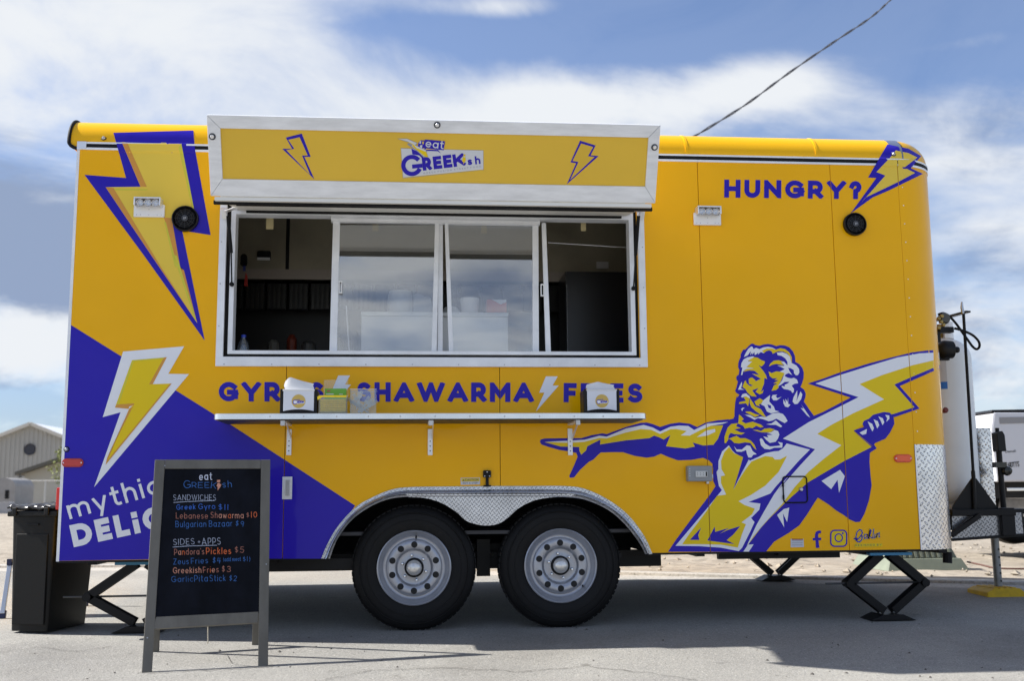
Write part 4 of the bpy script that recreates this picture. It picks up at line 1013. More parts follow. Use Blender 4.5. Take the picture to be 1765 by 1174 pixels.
# camper latch above the fender, door hinge plate near the board
p = atY(839.5, 817.5, -.01); b = MB(); b.prism(rrect(p.x-.023, p.x+.023, p.z-.021, p.z+.021, .007), -.018, -.0015); LT = b.build('latch_plate', BLS, TR, bevel=.002)
q = atY(839.5, 838, -.01); b = MB(); b.box(p.x-.009, p.x+.009, -.026, -.016, q.z, p.z); b.box(p.x-.022, p.x+.022, -.03, -.006, q.z-.004, q.z+.004); b.build('latch_stem', BLS, LT, bevel=.002)
b = MB()
for dx_, dz_ in ((-.014, -.012), (.014, -.012), (0, .012)): b.lathe([(0, -.0225), (.004, -.0215), (.0045, -.018)], (p.x+dx_, 0, p.z+dz_), 'Y', 8)
b.build('latch_screw', STE, LT)
a = atY(487, 822, -.01); c = atY(503, 861, -.01); b = MB(); b.box(a.x, c.x, -.010, -.003, c.z, a.z); o = b.build('door_hasp', ALU, TR, bevel=.002); b = MB(); b.box(a.x+.018, c.x-.012, -.022, -.0105, c.z+.02, a.z-.02); b.build('hasp_catch', STE, o, bevel=.002)
# rivets down the nose seam
b = MB()
for i in range(14):
    z = ZPL+.08+i*.118
    if z < ZT-.03: q = Vector((XC+.026, RC-(RC)*cos(math.asin(.026/RC)), z)); b.lathe([(0, -.0035), (.0035, -.002), (.004, .0)], (q.x, q.y, q.z), 'Y', 8)
b.build('seam_rivet', ALW, TR)
# tail lamp on the rear wall
p = atY(100, 860, .05); b = MB(); b.box(-.035, -.001, .035, .09, p.z-.062, p.z+.062); b.build('tail_lamp', mat('marker_red', (.5, .01, .01), .25), TR, bevel=.006)

# ================================================================== printed graphics
body = lambda x, y, off: body_hit(x, y, off)
# blue field and bolts
D = Decal(body, [BLU, WHV, GLD, PAL, ORA, LIM])
def cut_arch(P): return P
tri_l = [(120.1,558.9),(400,734),(612,872)]
arch_rev = [(604,884),(590,903),(575,927),(562,958),(561,963.6)]
D.poly(tri_l+arch_rev+[(330,963.5),(97.0,967.4),(108,770)], 0, 0)
D.build('blue_field', TR, seams=True)
z1 = lambda P: T(0, 160, 3.9125, P); z2 = lambda P: T(0, 440, 3.9125, P); z3 = lambda P: T(0, 700, 3.9125, P)
D = Decal(body, [BLU, WHV, GLD, PAL, ORA, LIM], .0016)
ob = z1([(765,268),(1303,252),(1315,380),(1420,958),(1228,928)])+z2([(1380,575),(970,0)])+z1([(570,552),(850,573)])
D.poly(ob, 0, 0, 4)
ib = z1([(820,330),(1222,336),(1310,790),(1158,845),(1215,1174)])+z2([(1330,458),(1020,0)])+z1([(712,635),(947,632)])
D.poly(ib, 3, 1, 4)
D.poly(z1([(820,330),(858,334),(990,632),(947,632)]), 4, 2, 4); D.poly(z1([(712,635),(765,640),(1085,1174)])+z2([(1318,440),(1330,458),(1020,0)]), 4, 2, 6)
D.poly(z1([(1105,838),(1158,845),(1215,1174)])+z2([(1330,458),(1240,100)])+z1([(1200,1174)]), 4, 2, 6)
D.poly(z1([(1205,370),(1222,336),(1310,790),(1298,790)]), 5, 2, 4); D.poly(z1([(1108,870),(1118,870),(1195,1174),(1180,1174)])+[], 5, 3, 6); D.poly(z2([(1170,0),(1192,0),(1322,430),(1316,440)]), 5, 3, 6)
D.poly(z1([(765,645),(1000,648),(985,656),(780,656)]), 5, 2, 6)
D.build('bolt_graphic', TR, seams=True)
D = Decal(body, [BLU, WHV, GLD, PAL, ORA, LIM], .0022)
D.poly(z2([(830,650),(1242,614),(1135,800),(1275,802)])+z3([(635,548)])+z2([(813,1060),(693,1093)]), 1, 0)
D.poly(z2([(890,708),(1125,688),(1030,870),(1155,866)])+z3([(712,398)])+z2([(870,1037),(905,1004),(775,1028)]), 2, 1)
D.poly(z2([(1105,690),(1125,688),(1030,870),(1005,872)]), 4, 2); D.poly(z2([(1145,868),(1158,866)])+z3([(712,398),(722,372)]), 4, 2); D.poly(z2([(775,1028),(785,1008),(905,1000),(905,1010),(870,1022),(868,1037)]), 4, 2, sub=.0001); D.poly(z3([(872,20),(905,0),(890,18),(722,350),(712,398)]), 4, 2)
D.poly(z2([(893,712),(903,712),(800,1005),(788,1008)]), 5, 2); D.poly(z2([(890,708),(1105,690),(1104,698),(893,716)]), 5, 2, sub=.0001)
D.build('bolt_graphic', TR, seams=True)
z9 = lambda P: T(1140, 200, 2.795, P); zq = lambda P: T(1480, 220, 9.78, P)
D = Decal(body, [BLU, WHV, GLD, PAL, ORA, LIM], .0018)
D.poly(zq([(485,278),(840,350),(1055,475),(880,680),(1085,775),(500,1060),(235,1174)])+z9([(912,468)])+zq([(60,1174),(300,845),(160,838)]), 0, 0, 3)
D.poly(zq([(625,380),(840,425),(990,500),(770,670),(950,760),(640,925),(120,1174)])+z9([(955,425)])+zq([(100,1200),(450,805),(300,745),(560,470)]), 3, 1, 3)
D.build('bolt_graphic', TR, seams=True)
# lettering on the side
def lettering(name, runs, mats=(BLU, WHV), base=.0022):
    for r in runs:
        for k in range(len(r[3].replace(' ', ''))):
            D = Decal(body, list(mats), base); D.text(r[0], r[1], r[2], r[3], r[4], r[5], 0, r[6], only=k); D.build('letter', TR, seams=True)
lettering('hungry_lettering', [((1247.3,340.2), (1485.5,343.0), 31, 'HUNGRY?', .265, 0, .13)])
lettering('menu_lettering', [((376.3,692.0), (558.5,692.4), 33.5, 'GYROS', .26, 0, .14), ((615,692.6), (920,693.2), 33.5, 'SHAWARMA', .26, 0, .14), ((970.7,693.4), (1108,694.4), 33, 'FRIES', .26, 0, .14)])
D = Decal(body, [WHV], .0022); r2 = lambda P: T(900, 560, 3.9125, P)
bs = r2([(160,348),(240,348),(205,410),(247,410),(92,587),(150,458),(115,458)])
D.poly(bs, 0, 0); D.build('bolt_divider', TR, seams=True); D = Decal(body, [WHV], .0022); D.poly([(x-358, y-1.6) for x, y in bs], 0, 0); D.build('bolt_divider', TR, seams=True)
lettering('slogan_lettering', [(z3([(470,766)])[0], z3([(1090,588)])[0], 35.5, 'mythic', .14, 0, .17), (z3([(495,955)])[0], z3([(1120,819)])[0], 38.5, 'DELjC', .27, 0, .13)], (WHV,))
# the bearded bolt thrower
D = Decal(body, [BLU, WHV, GLD], .0016, .0005)
hh = lambda P: T(1250, 585, 9.78, P); bb = lambda P: T(1240, 680, 9.78, P); r3 = lambda P: T(1240, 580, 3.9125, P); r4 = lambda P: T(1140, 740, 3.9125, P)
B0, WH, GO = 0, 1, 2
fig = hh([(200,990),(240,935),(190,905),(165,870),(185,830),(215,710),(195,690),(185,645),(205,610),(228,600),(240,520),(218,470),(222,400),(240,340),(262,300),(262,250),(290,200),(315,165),(330,180),(400,110),(440,75),(470,72),(510,98),(580,110),(640,90),(720,78),(790,88),(860,115),(930,98),(1010,105),(1080,135),(1140,200),(1175,280),(1182,380),(1250,420),(1300,480),(1325,560),(1322,650),(1300,730),(1270,805),(1330,850),(1358,920),(1350,980),(1325,1050),(1370,1110),(1415,1174)])
fig += r3([(575,450),(640,540),(800,700),(1015,785),(1012,850)])+r4([(1405,240),(1410,310),(1418,380),(1400,480),(1370,570),(1340,625),(1310,628),(1270,610),(1230,580),(1180,550),(1130,510),(1055,462),(1030,500),(980,580),(930,650),(860,700),(760,760),(705,828),(45,828),(100,745),(200,610),(330,440),(365,385),(350,350),(348,300),(350,260),(345,230)])
fig += r2([(1285,980),(1290,945),(1260,915),(1220,898),(1140,912),(1050,915),(980,890),(935,870),(890,890),(840,897),(760,885),(680,860),(600,860),(530,862),(510,880),(480,910),(450,925),(390,980),(350,1030),(322,1033),(318,1020),(350,950),(375,890),(365,865),(320,855),(250,845),(180,825),(130,808),(120,790),(125,775),(150,768),(320,765),(400,765),(470,745),(540,733),(570,738),(700,690),(800,662),(840,660),(880,670),(930,690),(1000,668),(1060,660),(1130,668),(1180,690),(1240,660),(1320,645),(1395,638)])
fig += bb([(150,430),(235,410),(255,370),(258,250),(270,120),(300,10)])
D.poly(fig, B0, 0, 40)
bolt = r3([(1490,90),(1400,95),(1300,108),(1150,145),(1000,185),(800,248),(700,285),(597,318),(885,413),(700,510),(640,535),(540,590),(390,700),(605,765),(470,920),(395,1010)])+r4([(735,435),(690,480),(640,580),(600,680),(545,828),(600,828),(720,640),(850,510),(990,380),(1230,235),(1405,160),(1452,130),(1435,105)])+r3([(1030,742),(905,640),(965,595),(1150,530),(1180,545),(1350,487),(1216,335),(1300,298),(1490,214)])
D.poly(bolt, B0, .5, 12)
D.poly(r3([(965,590),(975,570),(1010,555),(1035,530),(1070,520),(1110,510),(1150,515),(1175,545),(1180,590),(1150,650),(1120,690),(1050,720),(1035,742),(905,635),(975,612)]), B0, 3.5)
# bolt fill
D.poly(r3([(1490,108),(1350,114),(1200,142),(1000,202),(800,265),(648,318),(938,410),(800,480),(600,580),(428,690),(645,762),(545,870),(395,1040)])+r4([(865,308),(815,365),(760,440),(690,560),(640,650),(575,790),(600,760),(700,630),(815,505),(900,390)])+r3([(600,915),(700,830),(822,735),(660,658),(750,600),(900,520),(1110,425),(945,322),(1100,260),(1300,195),(1490,151)]), WH, 2, 12)
D.poly(r3([(1490,151),(1300,195),(1100,260),(945,322),(1110,425),(900,520),(750,600),(660,658),(822,735),(700,830),(600,915)])+r4([(900,390),(815,505),(700,630),(600,760),(578,790),(620,725),(720,612),(840,492),(985,362),(1230,217),(1415,122)])+r3([(1025,745),(905,640),(960,600),(1130,530),(1170,525),(1315,478),(1180,325),(1300,272),(1490,192)]), GO, 2, 12, sub=.0003)
# arm
D.poly(r2([(150,790),(320,782),(420,776),(520,749),(570,755),(700,700),(820,676),(880,693),(930,720),(1000,688),(1060,680),(1120,683),(1160,710),(1250,666),(1390,656),(1355,668),(1270,682),(1200,712),(1130,748),(1070,747),(1110,717),(1040,703),(1000,705),(930,737),(870,709),(800,704),(700,727),(570,767),(520,764),(420,790),(320,797)]), WH, 2)
D.poly(r2([(150,792),(320,797),(420,790),(520,764),(570,767),(700,727),(800,704),(870,709),(930,737),(1000,705),(1040,703),(1110,717),(1070,747),(1130,748),(1200,712),(1270,682),(1355,678),(1320,770),(1290,810),(1220,815),(1150,795),(1165,822),(1100,835),(970,820),(1000,745),(955,775),(925,760),(890,748),(860,765),(700,780),(525,808),(528,775),(440,820),(430,850),(398,877),(385,848),(385,825),(260,822)]), GO, 2, sub=.0002)
D.poly(r2([(1178,758),(1240,715),(1300,703),(1303,722),(1250,747)]), WH, 3)
# torso
D.poly(r4([(455,110),(410,150),(385,215),(384,270),(372,290),(378,330),(388,385),(408,412),(300,545),(95,788),(250,790),(400,800),(522,824),(545,800),(575,740),(600,690),(628,628),(605,600),(660,545),(668,503),(588,492),(735,435),(770,390),(850,300),(930,210),(1002,138),(845,97),(820,130),(790,148),(760,150),(700,162),(660,185),(600,212),(560,195),(500,165),(478,145)]), WH, 1, 30)
D.poly(r4([(457,120),(425,155),(402,215),(405,270),(430,312),(402,318),(402,365),(437,442),(375,450),(300,560),(190,705),(140,778),(250,777),(400,780),(515,800),(545,705),(570,642),(540,630),(612,575),(630,537),(560,512),(520,487),(600,447),(700,382),(790,290),(848,180),(800,205),(765,205),(750,188),(700,182),(640,205),(600,222),(530,330),(485,410),(552,190),(490,162)]), GO, 2, 30, sub=.0001)
D.poly(r4([(552,188),(487,405),(540,300),(588,208),(570,195)]), B0, 3)
D.poly(r4([(487,405),(530,320),(605,222),(588,212),(545,290)]), WH, 3.3)
D.poly(r4([(268,665),(192,748),(256,748),(248,715)]), B0, 3); D.poly(r4([(360,658),(310,752),(492,776),(440,750),(485,712),(532,655),(450,680),(392,707),(455,668),(362,694)]), B0, 3)
for P in ([(1080,350),(1205,275),(1237,318),(1198,430),(1188,342),(1145,405)], [(780,580),(825,540),(862,530),(848,628),(820,570),(828,662)], [(552,827),(585,780),(622,778),(590,827)]): D.poly(r4(P), WH, 2.5)
for P in ([(945,650),(995,625),(990,658),(965,665)], [(1000,575),(1030,590),(1042,620),(1032,642),(1016,612)], [(1040,560),(1068,572),(1078,600),(1064,622),(1052,590)], [(1072,540),(1102,553),(1112,580),(1100,600),(1088,570)], [(1118,530),(1145,533),(1147,556),(1125,577),(1132,553)]): D.poly(r3(P), WH, 4.2)
# head
HW = [[(315,300),(345,230),(385,165),(440,118),(462,128),(475,165),(520,142),(575,165),(650,135),(720,125),(790,138),(845,165),(840,185),(790,170),(700,172),(650,235),(600,215),(550,258),(560,225),(500,268),(490,210),(460,262),(455,220),(425,270),(430,200),(380,270)],
 [(870,225),(960,215),(1040,245),(1090,290),(1120,400),(1200,440),(1245,500),(1250,560),(1225,605),(1190,608),(1160,570),(1155,520),(1110,490),(1060,480),(1080,530),(1100,560),(1130,605),(1070,570),(1020,590),(1000,620),(1060,650),(1110,660),(1160,650),(1210,680),(1230,740),(1170,750),(1120,780),(1160,840),(1155,890),(1130,908),(1110,870),(1060,850),(990,840),(950,800),(960,785),(1010,800),(1000,770),(1060,740),(1080,715),(1000,720),(950,760),(885,795),(960,690),(990,600),(1000,570),(920,545),(990,510),(1000,500),(940,465),(875,445),(980,450),(1000,440),(940,380),(990,375),(1050,440),(1050,380),(1010,320),(950,280),(885,265)],
 [(265,605),(290,480),(265,470),(275,400),(310,340),(370,305),(450,288),(490,290),(450,330),(380,370),(455,375),(360,470),(490,490),(400,505),(340,510),(300,545),(290,600)],
 [(215,850),(245,780),(280,715),(285,760),(265,830),(330,850)], [(265,975),(290,925),(350,912),(410,960),(420,1000),(350,965),(310,970),(300,985)],
 [(780,980),(800,940),(880,935),(850,960),(880,995),(950,970),(870,1030),(810,1030)], [(980,1010),(1020,1080),(1015,1000),(1050,1060),(1060,980),(1062,1090),(1100,1105),(1060,1150),(1010,1135),(980,1080)],
 [(1135,1050),(1150,980),(1215,860),(1215,960),(1200,1040),(1270,880),(1300,930),(1280,1010),(1220,1090),(1170,1095)]]
HG = [[(620,195),(700,155),(790,155),(850,175),(930,148),(1010,165),(1080,220),(1120,300),(1125,400),(1090,290),(1050,240),(980,205),(900,200),(860,215),(800,245),(780,200),(740,185),(690,200),(655,232)],
 [(735,460),(760,410),(820,360),(900,352),(970,372),(940,385),(990,440),(930,430),(860,415),(790,430)], [(730,540),(780,570),(860,540),(920,545),(1000,570),(960,650),(940,700),(890,790),(905,810),(860,855),(780,870),(820,780),(880,745),(810,745),(900,690),(830,690),(880,655),(800,660),(750,620)],
 [(490,300),(550,310),(600,345),(672,375),(655,420),(610,460),(560,435),(640,530),(690,610),(705,672),(660,650),(655,750),(600,890),(648,850),(630,910),(580,930),(510,885),(562,822),(455,860),(530,968),(440,960),(375,900),(340,840),(290,800),(330,705),(400,650),(450,640),(600,670),(450,580),(570,595),(480,530),(400,525),(300,550),(360,500),(495,490),(360,465),(455,375),(380,360)],
 [(310,975),(360,965),(410,1000),(400,1060),(385,1130),(350,1080),(230,1090),(240,1060),(310,1045),(350,1040)]]
for k, P in enumerate(HW): D.poly(hh(P), WH, 2, sub=.00003*k)
for k, P in enumerate(HG): D.poly(hh(P), GO, 2.6, sub=.00003*k)
D.poly(hh([(300,560),(400,525),(500,535),(570,600),(450,580),(600,665),(520,705),(480,680),(430,645),(395,680),(400,750),(470,780),(420,790),(360,740),(345,690),(310,690)]), B0, 3.4)
D.poly(hh([(395,665),(450,642),(510,690),(455,720),(515,722),(480,765),(420,740)]), GO, 4)
BW = [[(740,100),(855,10),(840,120),(920,210),(940,270),(1010,290),(870,320),(800,290),(760,200),(700,170)], [(355,320),(430,345),(520,350),(600,400),(700,375),(780,385),(900,320),(1000,310),(1070,330),(1110,380),(1150,450),(1100,485),(1050,460),(960,410),(900,440),(830,455),(740,420),(650,400),(590,430),(530,395),(440,350)],
 [(790,505),(880,490),(950,440),(1060,540),(1030,555),(950,515),(860,515)], [(245,870),(290,930),(380,930),(460,860),(520,870),(560,960),(630,1010),(570,1020),(540,1065),(490,1065),(465,1010),(450,940),(370,970),(290,965)],
 [(700,640),(800,655),(870,640),(930,600),(990,620),(1010,680),(990,740),(950,800),(850,820),(790,770),(740,710),(830,730),(800,690),(900,680),(850,665)], [(680,760),(700,740),(730,760),(770,830),(850,880),(980,870),(1030,860),(985,800),(1065,820),(1060,900),(1020,900),(930,900),(850,930),(760,920),(700,860)], [(1370,230),(1420,240),(1380,170),(1530,390),(1480,360)], [(365,250),(390,225),(425,230),(395,250),(385,285)], [(0,475),(105,482),(0,492)]]
BG = [[(515,70),(560,130),(600,200),(700,250),(790,390),(720,360),(620,290),(540,220),(510,150)], [(590,120),(680,65),(740,100),(700,160),(660,170),(690,205),(620,185)], [(440,290),(520,290),(600,330),(680,350),(600,385),(520,340),(450,310)],
 [(330,340),(370,370),(410,420),(370,450),(440,490),(560,460),(640,490),(700,510),(745,550),(690,560),(620,530),(560,570),(500,560),(430,580),(400,530),(310,490),(320,470)], [(85,820),(85,720),(110,640),(140,560),(200,500),(310,485),(280,540),(360,570),(250,590),(350,640),(430,650),(370,680),(250,670),(190,650),(155,700),(150,760),(110,825)],
 [(155,750),(230,720),(290,700),(350,740),(440,740),(530,780),(590,850),(625,940),(580,900),(520,820),(430,810),(330,830),(250,820),(200,770)], [(560,600),(640,600),(700,620),(760,580),(850,570),(930,590),(860,640),(780,640),(700,640)]]
for k, P in enumerate(BW): D.poly(bb(P), WH, 2, sub=.00026+.00003*k)
for k, P in enumerate(BG): D.poly(bb(P), GO, 2.6, sub=.00016+.00003*k)
D.poly(bb([(810,170),(870,190),(870,240),(830,230)]), B0, 3.4)
D.build('bearded_man_graphic', TR, seams=True)
# social icons, maker's mark, stickers
SMM = [BLU, GLD, WHV, mat('sticker_white', (.62, .63, .68), .5), mat('sticker_red', (.35, .04, .02), .5), mat('sticker_ink', (.08, .08, .09), .5), mat('caution_yellow', (.75, .55, .03), .4)]
D = Decal(body, SMM, .0022, .0004)
s8 = lambda P: T(1360, 890, 9.806, P)
D.poly(s8([(455,540),(450,412),(402,412),(400,372),(440,370),(438,320),(455,265),(500,245),(540,248),(542,290),(510,292),(492,310),(492,368),(545,366),(540,408),(498,410),(512,538)]), 0, 0)
D.build('letter_icon', TR); D = Decal(body, SMM, .0022, .0004)
D.poly(s8(rrect(712, 968, 245, 508, 60)), 1, 0, 0)
D.strip(s8(rrect(706, 974, 242, 512, 68)+[rrect(706, 974, 242, 512, 68)[0]]), 2.3, 0, 1); D.strip(s8(arc(840, 368, 62, 66, 0, 360, 24)), 2.0, 0, 1); D.poly(s8(arc(908, 292, 17, 17, 0, 330, 10)), 0, 1)
D.build('camera_icon', TR); D = Decal(body, SMM, .0022, .0004)
og = s8([(1095,375),(1130,400),(1180,380),(1240,290),(1225,240),(1190,230),(1150,270),(1130,350),(1150,430),(1190,440),(1230,400),(1240,330)]); D.strip(og, 4.2, 1, 0, sub=-.0001); D.strip(og, 1.9, 0, 1)
for P in ([(1320,310),(1280,310),(1265,350),(1280,385),(1320,340),(1325,310),(1318,380),(1340,370)], [(1370,240),(1355,330),(1345,385),(1370,230),(1390,240),(1375,300),(1350,330),(1400,375)], [(1432,215),(1415,375),(1430,370)], [(1455,300),(1445,370),(1460,365)], [(1490,290),(1480,365),(1495,300),(1525,285),(1518,355),(1535,350)]):
    Q = s8(P); D.strip(Q, 3.6, 1, 0, sub=.0002); D.strip(Q, 1.5, 0, 1, sub=.0002)
D.poly(s8([(1105,465),(1575,460),(1580,515),(1108,525)]), 1, 0); D.text(s8([(1115,508)])[0], s8([(1565,500)])[0], 2.9, 'DESIGNED BY', .16, 5, 1, .35)
D.build('maker_mark', TR)['kind'] = 'stuff'; D = Decal(body, SMM, .0022, .0004)
D.poly(s8([(28,385),(245,385),(252,525),(30,530)]), 3, 0); D.poly(s8([(45,385),(235,385),(236,403),(46,403)]), 4, 1)
for k in range(6): D.poly(s8([(45,420+17*k),(230,419+17*k),(230,424+17*k),(45,425+17*k)]), 5, 1, sub=.00005) if k % 2 == 0 else None
D.build('notice_sticker', TR); D = Decal(body, SMM, .0022, .0004)
c7 = lambda P: T(780, 790, 14.71, P)
D.poly(c7([(207,500),(695,495),(697,668),(210,678)]), 3, 0); D.poly(c7([(225,512),(682,508),(683,592),(226,600)]), 6, 1)
D.poly(c7([(250,585),(280,535),(305,585)]), 5, 2); D.text(c7([(318,583)])[0], c7([(650,577)])[0], 3.9, 'CAUTION', .17, 5, 2, .2); D.text(c7([(262,658)])[0], c7([(632,652)])[0], 3.0, 'NOT A STEP', .15, 5, 2, .25)
D.build('caution_sticker', TR)
# sign face graphics
sgn = lambda x, y, off: simg(x, y, -.010+off)
SGM = [BLU, mat('sign_bolt_yellow', (.74, .47, .03), .3), mat('sign_white', (.66, .67, .70), .4), GLD, mat('sign_grey_text', (.30, .31, .36), .5)]
D = Decal(sgn, SGM, .001, .0006)
z5 = lambda P: T(340, 180, 3.9125, P); z7 = lambda P: T(740, 180, 3.9136, P)
D.poly(z5([(597,222),(705,195),(765,352),(722,352),(790,503),(573,298),(640,298)]), 0, 0); D.poly(z5([(613,237),(690,220),(745,343),(706,343),(762,475),(600,306),(655,298)]), 1, 1)
D.build('bolt_graphic', HAT); D = Decal(sgn, SGM, .001, .0006)
D.poly(z7([(1017,243),(1122,275),(1088,342),(1142,347),(928,537),(990,395),(952,390)]), 0, 0); D.poly(z7([(1024,262),(1105,286),(1070,348),(1115,353),(950,508),(1006,386),(966,380)]), 1, 1)
D.build('bolt_graphic', HAT); D = Decal(sgn, SGM, .001, .0006)
lg = lambda P: T(680, 225, 11.03, P)
D.poly(lg([(120,330),(600,345),(1690,372),(1692,745),(160,905)]), 4, 0); D.poly(lg([(125,340),(600,352),(1685,378),(1686,738),(165,895)]), 2, 1)
D.strip(lg([(165,890),(1670,740)]), .5, 3, 1.5)
D.poly(lg([(320,340),(455,400),(560,500),(520,520),(470,470),(340,450)]), 0, 2); D.poly(lg([(455,230),(500,180),(575,185),(600,340),(520,430),(440,300)]), 0, 2, sub=.0001)
D.poly(lg([(600,365),(700,355),(830,365),(880,430),(820,390),(700,385),(600,385)]), 0, 2, sub=.0002); D.poly(lg([(600,340),(740,335),(820,355),(700,362),(600,358)]), 3, 2.3)
D.poly(lg([(50,150),(240,150),(440,235),(400,275),(600,365),(640,500),(560,515),(430,390),(300,300),(240,262),(275,225)]), 4, 2.6); D.poly(lg([(70,152),(240,157),(425,237),(385,275),(590,368),(610,480),(560,490),(440,380),(320,290),(345,265),(260,205)]), 2, 3); D.poly(lg([(240,215),(350,265),(330,290),(440,380),(590,500),(640,500),(600,400),(420,330),(350,250),(270,215)]), 3, 3.3)
for q in ([(480,200),(510,195),(500,250),(470,240)], [(530,200),(560,210),(550,260),(530,250)], [(480,280),(530,270),(520,330),(490,320)], [(540,330),(570,335),(560,370),(540,360)]): D.poly(lg(q), 2 if q[0][0] < 520 else 3, 2.5)
D.poly(lg([(575,165),(960,200),(935,372),(600,335)]), 0, 3.4)
D.text(lg([(582,308)])[0], lg([(925,350)])[0], 14.5, 'eat', .13, 2, 4.2, .14)
gk = arc(330, 660, 170, 165, 0, 360, 30)
D.strip(lg([(330+162*cos(radians(t)), 660-162*sin(radians(t))) for t in range(38, 361-14, 10)]), 7.4, 0, 2.8); D.strip(lg([(335,683),(530,662)]), 7.0, 0, 3.1)
D.text(lg([(545,760)])[0], lg([(712,742)])[0], 22.5, 'R', .27, 0, 3.2); D.text(lg([(745,735)])[0], lg([(915,715)])[0], 22, 'E', .27, 0, 3.0); D.text(lg([(935,712)])[0], lg([(1110,692)])[0], 22, 'E', .27, 0, 3.2); D.text(lg([(1115,692)])[0], lg([(1370,655)])[0], 21.5, 'K', .27, 0, 3.0)
D.poly(lg([(1310,450),(1350,450),(1350,485),(1312,488)]), 3, 3.6); D.poly(lg([(1300,500),(1350,505),(1355,570),(1305,640),(1310,590),(1285,590)]), 3, 3.6, sub=.0001)
D.text(lg([(1392,655)])[0], lg([(1640,630)])[0], 14, 'sh', .20, 0, 2.8, .28); D.text(lg([(550,825)])[0], lg([(1650,690)])[0], 2.6, 'GREEK FUSION STREET FOOD', .16, 4, 1.8, .5)
D.build('sign_logo', HAT)['kind'] = 'stuff'

# ================================================================== levelling jacks, tongue and front gear (parts of the trailer)
def scissor(X, Y, half, zmid, zt=None):
    zt = zt or ZB-.012; z0 = gz(Y)+.002
    J = empty('scissor_jack', (X-TR.location.x, Y, z0)); J.parent = TR
    b = MB(); b.prism([(X-.14, z0), (X+.14, z0), (X+.06, z0+.035), (X-.06, z0+.035)], Y-.09, Y+.09); b.build('jack_foot', BLS, J, bevel=.003)
    for s_ in (-1, 1):
        b = MB()
        for y in (Y-.03, Y+.03):
            b.bar((X+s_*.03, y, zt-.02), (X+s_*half, y, zmid), .012, .05, (1,0,.01)); b.bar((X+s_*.028, y, z0+.05), (X+s_*half, y, zmid), .012, .045, (1,0,.01))
        b.bar((X+s_*.03, Y, zt-.02), (X+s_*half, Y, zmid), .05, .006, (1,0,.01)); b.bar((X+s_*.028, Y, z0+.05), (X+s_*half, Y, zmid), .05, .006, (1,0,.01))
        b.build('jack_arm', BLS, J)
        b = MB(); b.tube([(X+s_*half, Y-.045, zmid), (X+s_*half, Y+.045, zmid)], .024, 12); b.build('jack_pivot', BLS, J, smooth=True)
    b = MB(); b.tube([(X-half-.14, Y, zmid), (X+half+.03, Y, zmid)], .006, 8); b.build('jack_screw', mat('dark_steel', (.10, .10, .10), .5, .7), J)
    b = MB(); b.box(X-.13, X+.13, Y-.10, Y+.07, zt-.022, zt-.006); b.build('jack_mount', mat('blue_mount_paint', (.03, .20, .36), .4), J)
g1 = gnd(1530, 1068); scissor(g1.x, g1.y, .235, atY(1530, 1005, g1.y).z)
g2 = gnd(241, 1089); scissor(g2.x, g2.y, .295, atY(222, 1028, g2.y).z)
g3 = Vector((atY(1336, 1000, 2.15).x, 2.15, 0)); scissor(g3.x, g3.y, .30, .36)
g4 = Vector((g2.x, 2.15, 0)); scissor(g4.x, g4.y, .27, .34)
def pbox(b, x0, y0, x1, y1, Y, dep):
    a = atY(x0, y0, Y); c = atY(x1, y1, Y); b.box(min(a.x, c.x), max(a.x, c.x), Y, Y+dep, min(a.z, c.z), max(a.z, c.z)); return b
YT = 1.10
# tongue frame
b = MB(); b.bar((5.28, .80, .56), (7.1, 1.2, .50), .06, .10); b.bar((5.28, 1.62, .56), (7.1, 1.2, .50), .06, .10); b.box(5.28, 5.36, .74, 1.7, .51, .61); b.box(6.9, 7.3, 1.16, 1.24, .44, .54); b.lathe([(0,.0),(.04,.0),(.05,.03),(.03,.06),(0,.07)], (7.3, 1.2, .52), 'Z', 14)
b.build('tongue_frame', BLS, TR)
pL = atY(1641, 905, .62)
b = MB(); P = [XZ(1641, 887, .62), XZ(1760, 884, .62), XZ(1764, 920, .62), XZ(1641, 929, .62)]; b.prism(P, .62, .625); b.build('tongue_side_plate', diamond('diamond_dark', (.36, .37, .40), .3, .034, .8), TR, uv=lambda v: (v.x, v.z))
b = MB(); P = [XZ(1641, 929, .61), XZ(1764, 920, .61), XZ(1764, 925, .61), XZ(1641, 933.5, .61)]; b.prism(P, .605, .66); b.build('tongue_rail', BLS, TR)
b = MB(); pbox(b, 1641, 879, 1752, 889, .58, .5); pbox(b, 1726, 876, 1752, 924, .585, .1); b.build('rack_deck', BLS, TR, bevel=.003)
b = MB(); b.bar(atY(1640, 923, .57), atY(1688, 889, .57), .03, .03, (0,1,0)); b.build('rack_brace', BLS, TR)
YP = .64
b = MB(); b.prism([XZ(1641, 880, YP), XZ(1722, 880, YP), XZ(1717, 872, YP), XZ(1683, 825, YP), XZ(1675, 825, YP), XZ(1643, 872, YP)], YP, YP+.012); b.build('post_gusset', BLS, TR)
b = MB(); b.tube([atY(1678.5, 832, YP), atY(1660.5, 538, YP)], .010, 10); b.tube([atY(1680, 880, YP-.01), atY(1678, 824, YP-.01), atY(1677, 812, YP-.01)], .0135, 10); b.build('tank_post', BLS, TR, smooth=True)
b = MB(); b.tube([atY(1660, 541, YP), atY(1658, 530, YP), atY(1658, 520.5, YP)], .005, 8, radii=[.011, .011, .0055]); b.build('post_bolt', STE, TR, smooth=True)
b = MB(); b.bar(atY(1632, 544, YP+.1)+Vector((0, .4, 0)), atY(1669, 537, YP), .04, .012); b.build('post_bracket', BLS, TR)
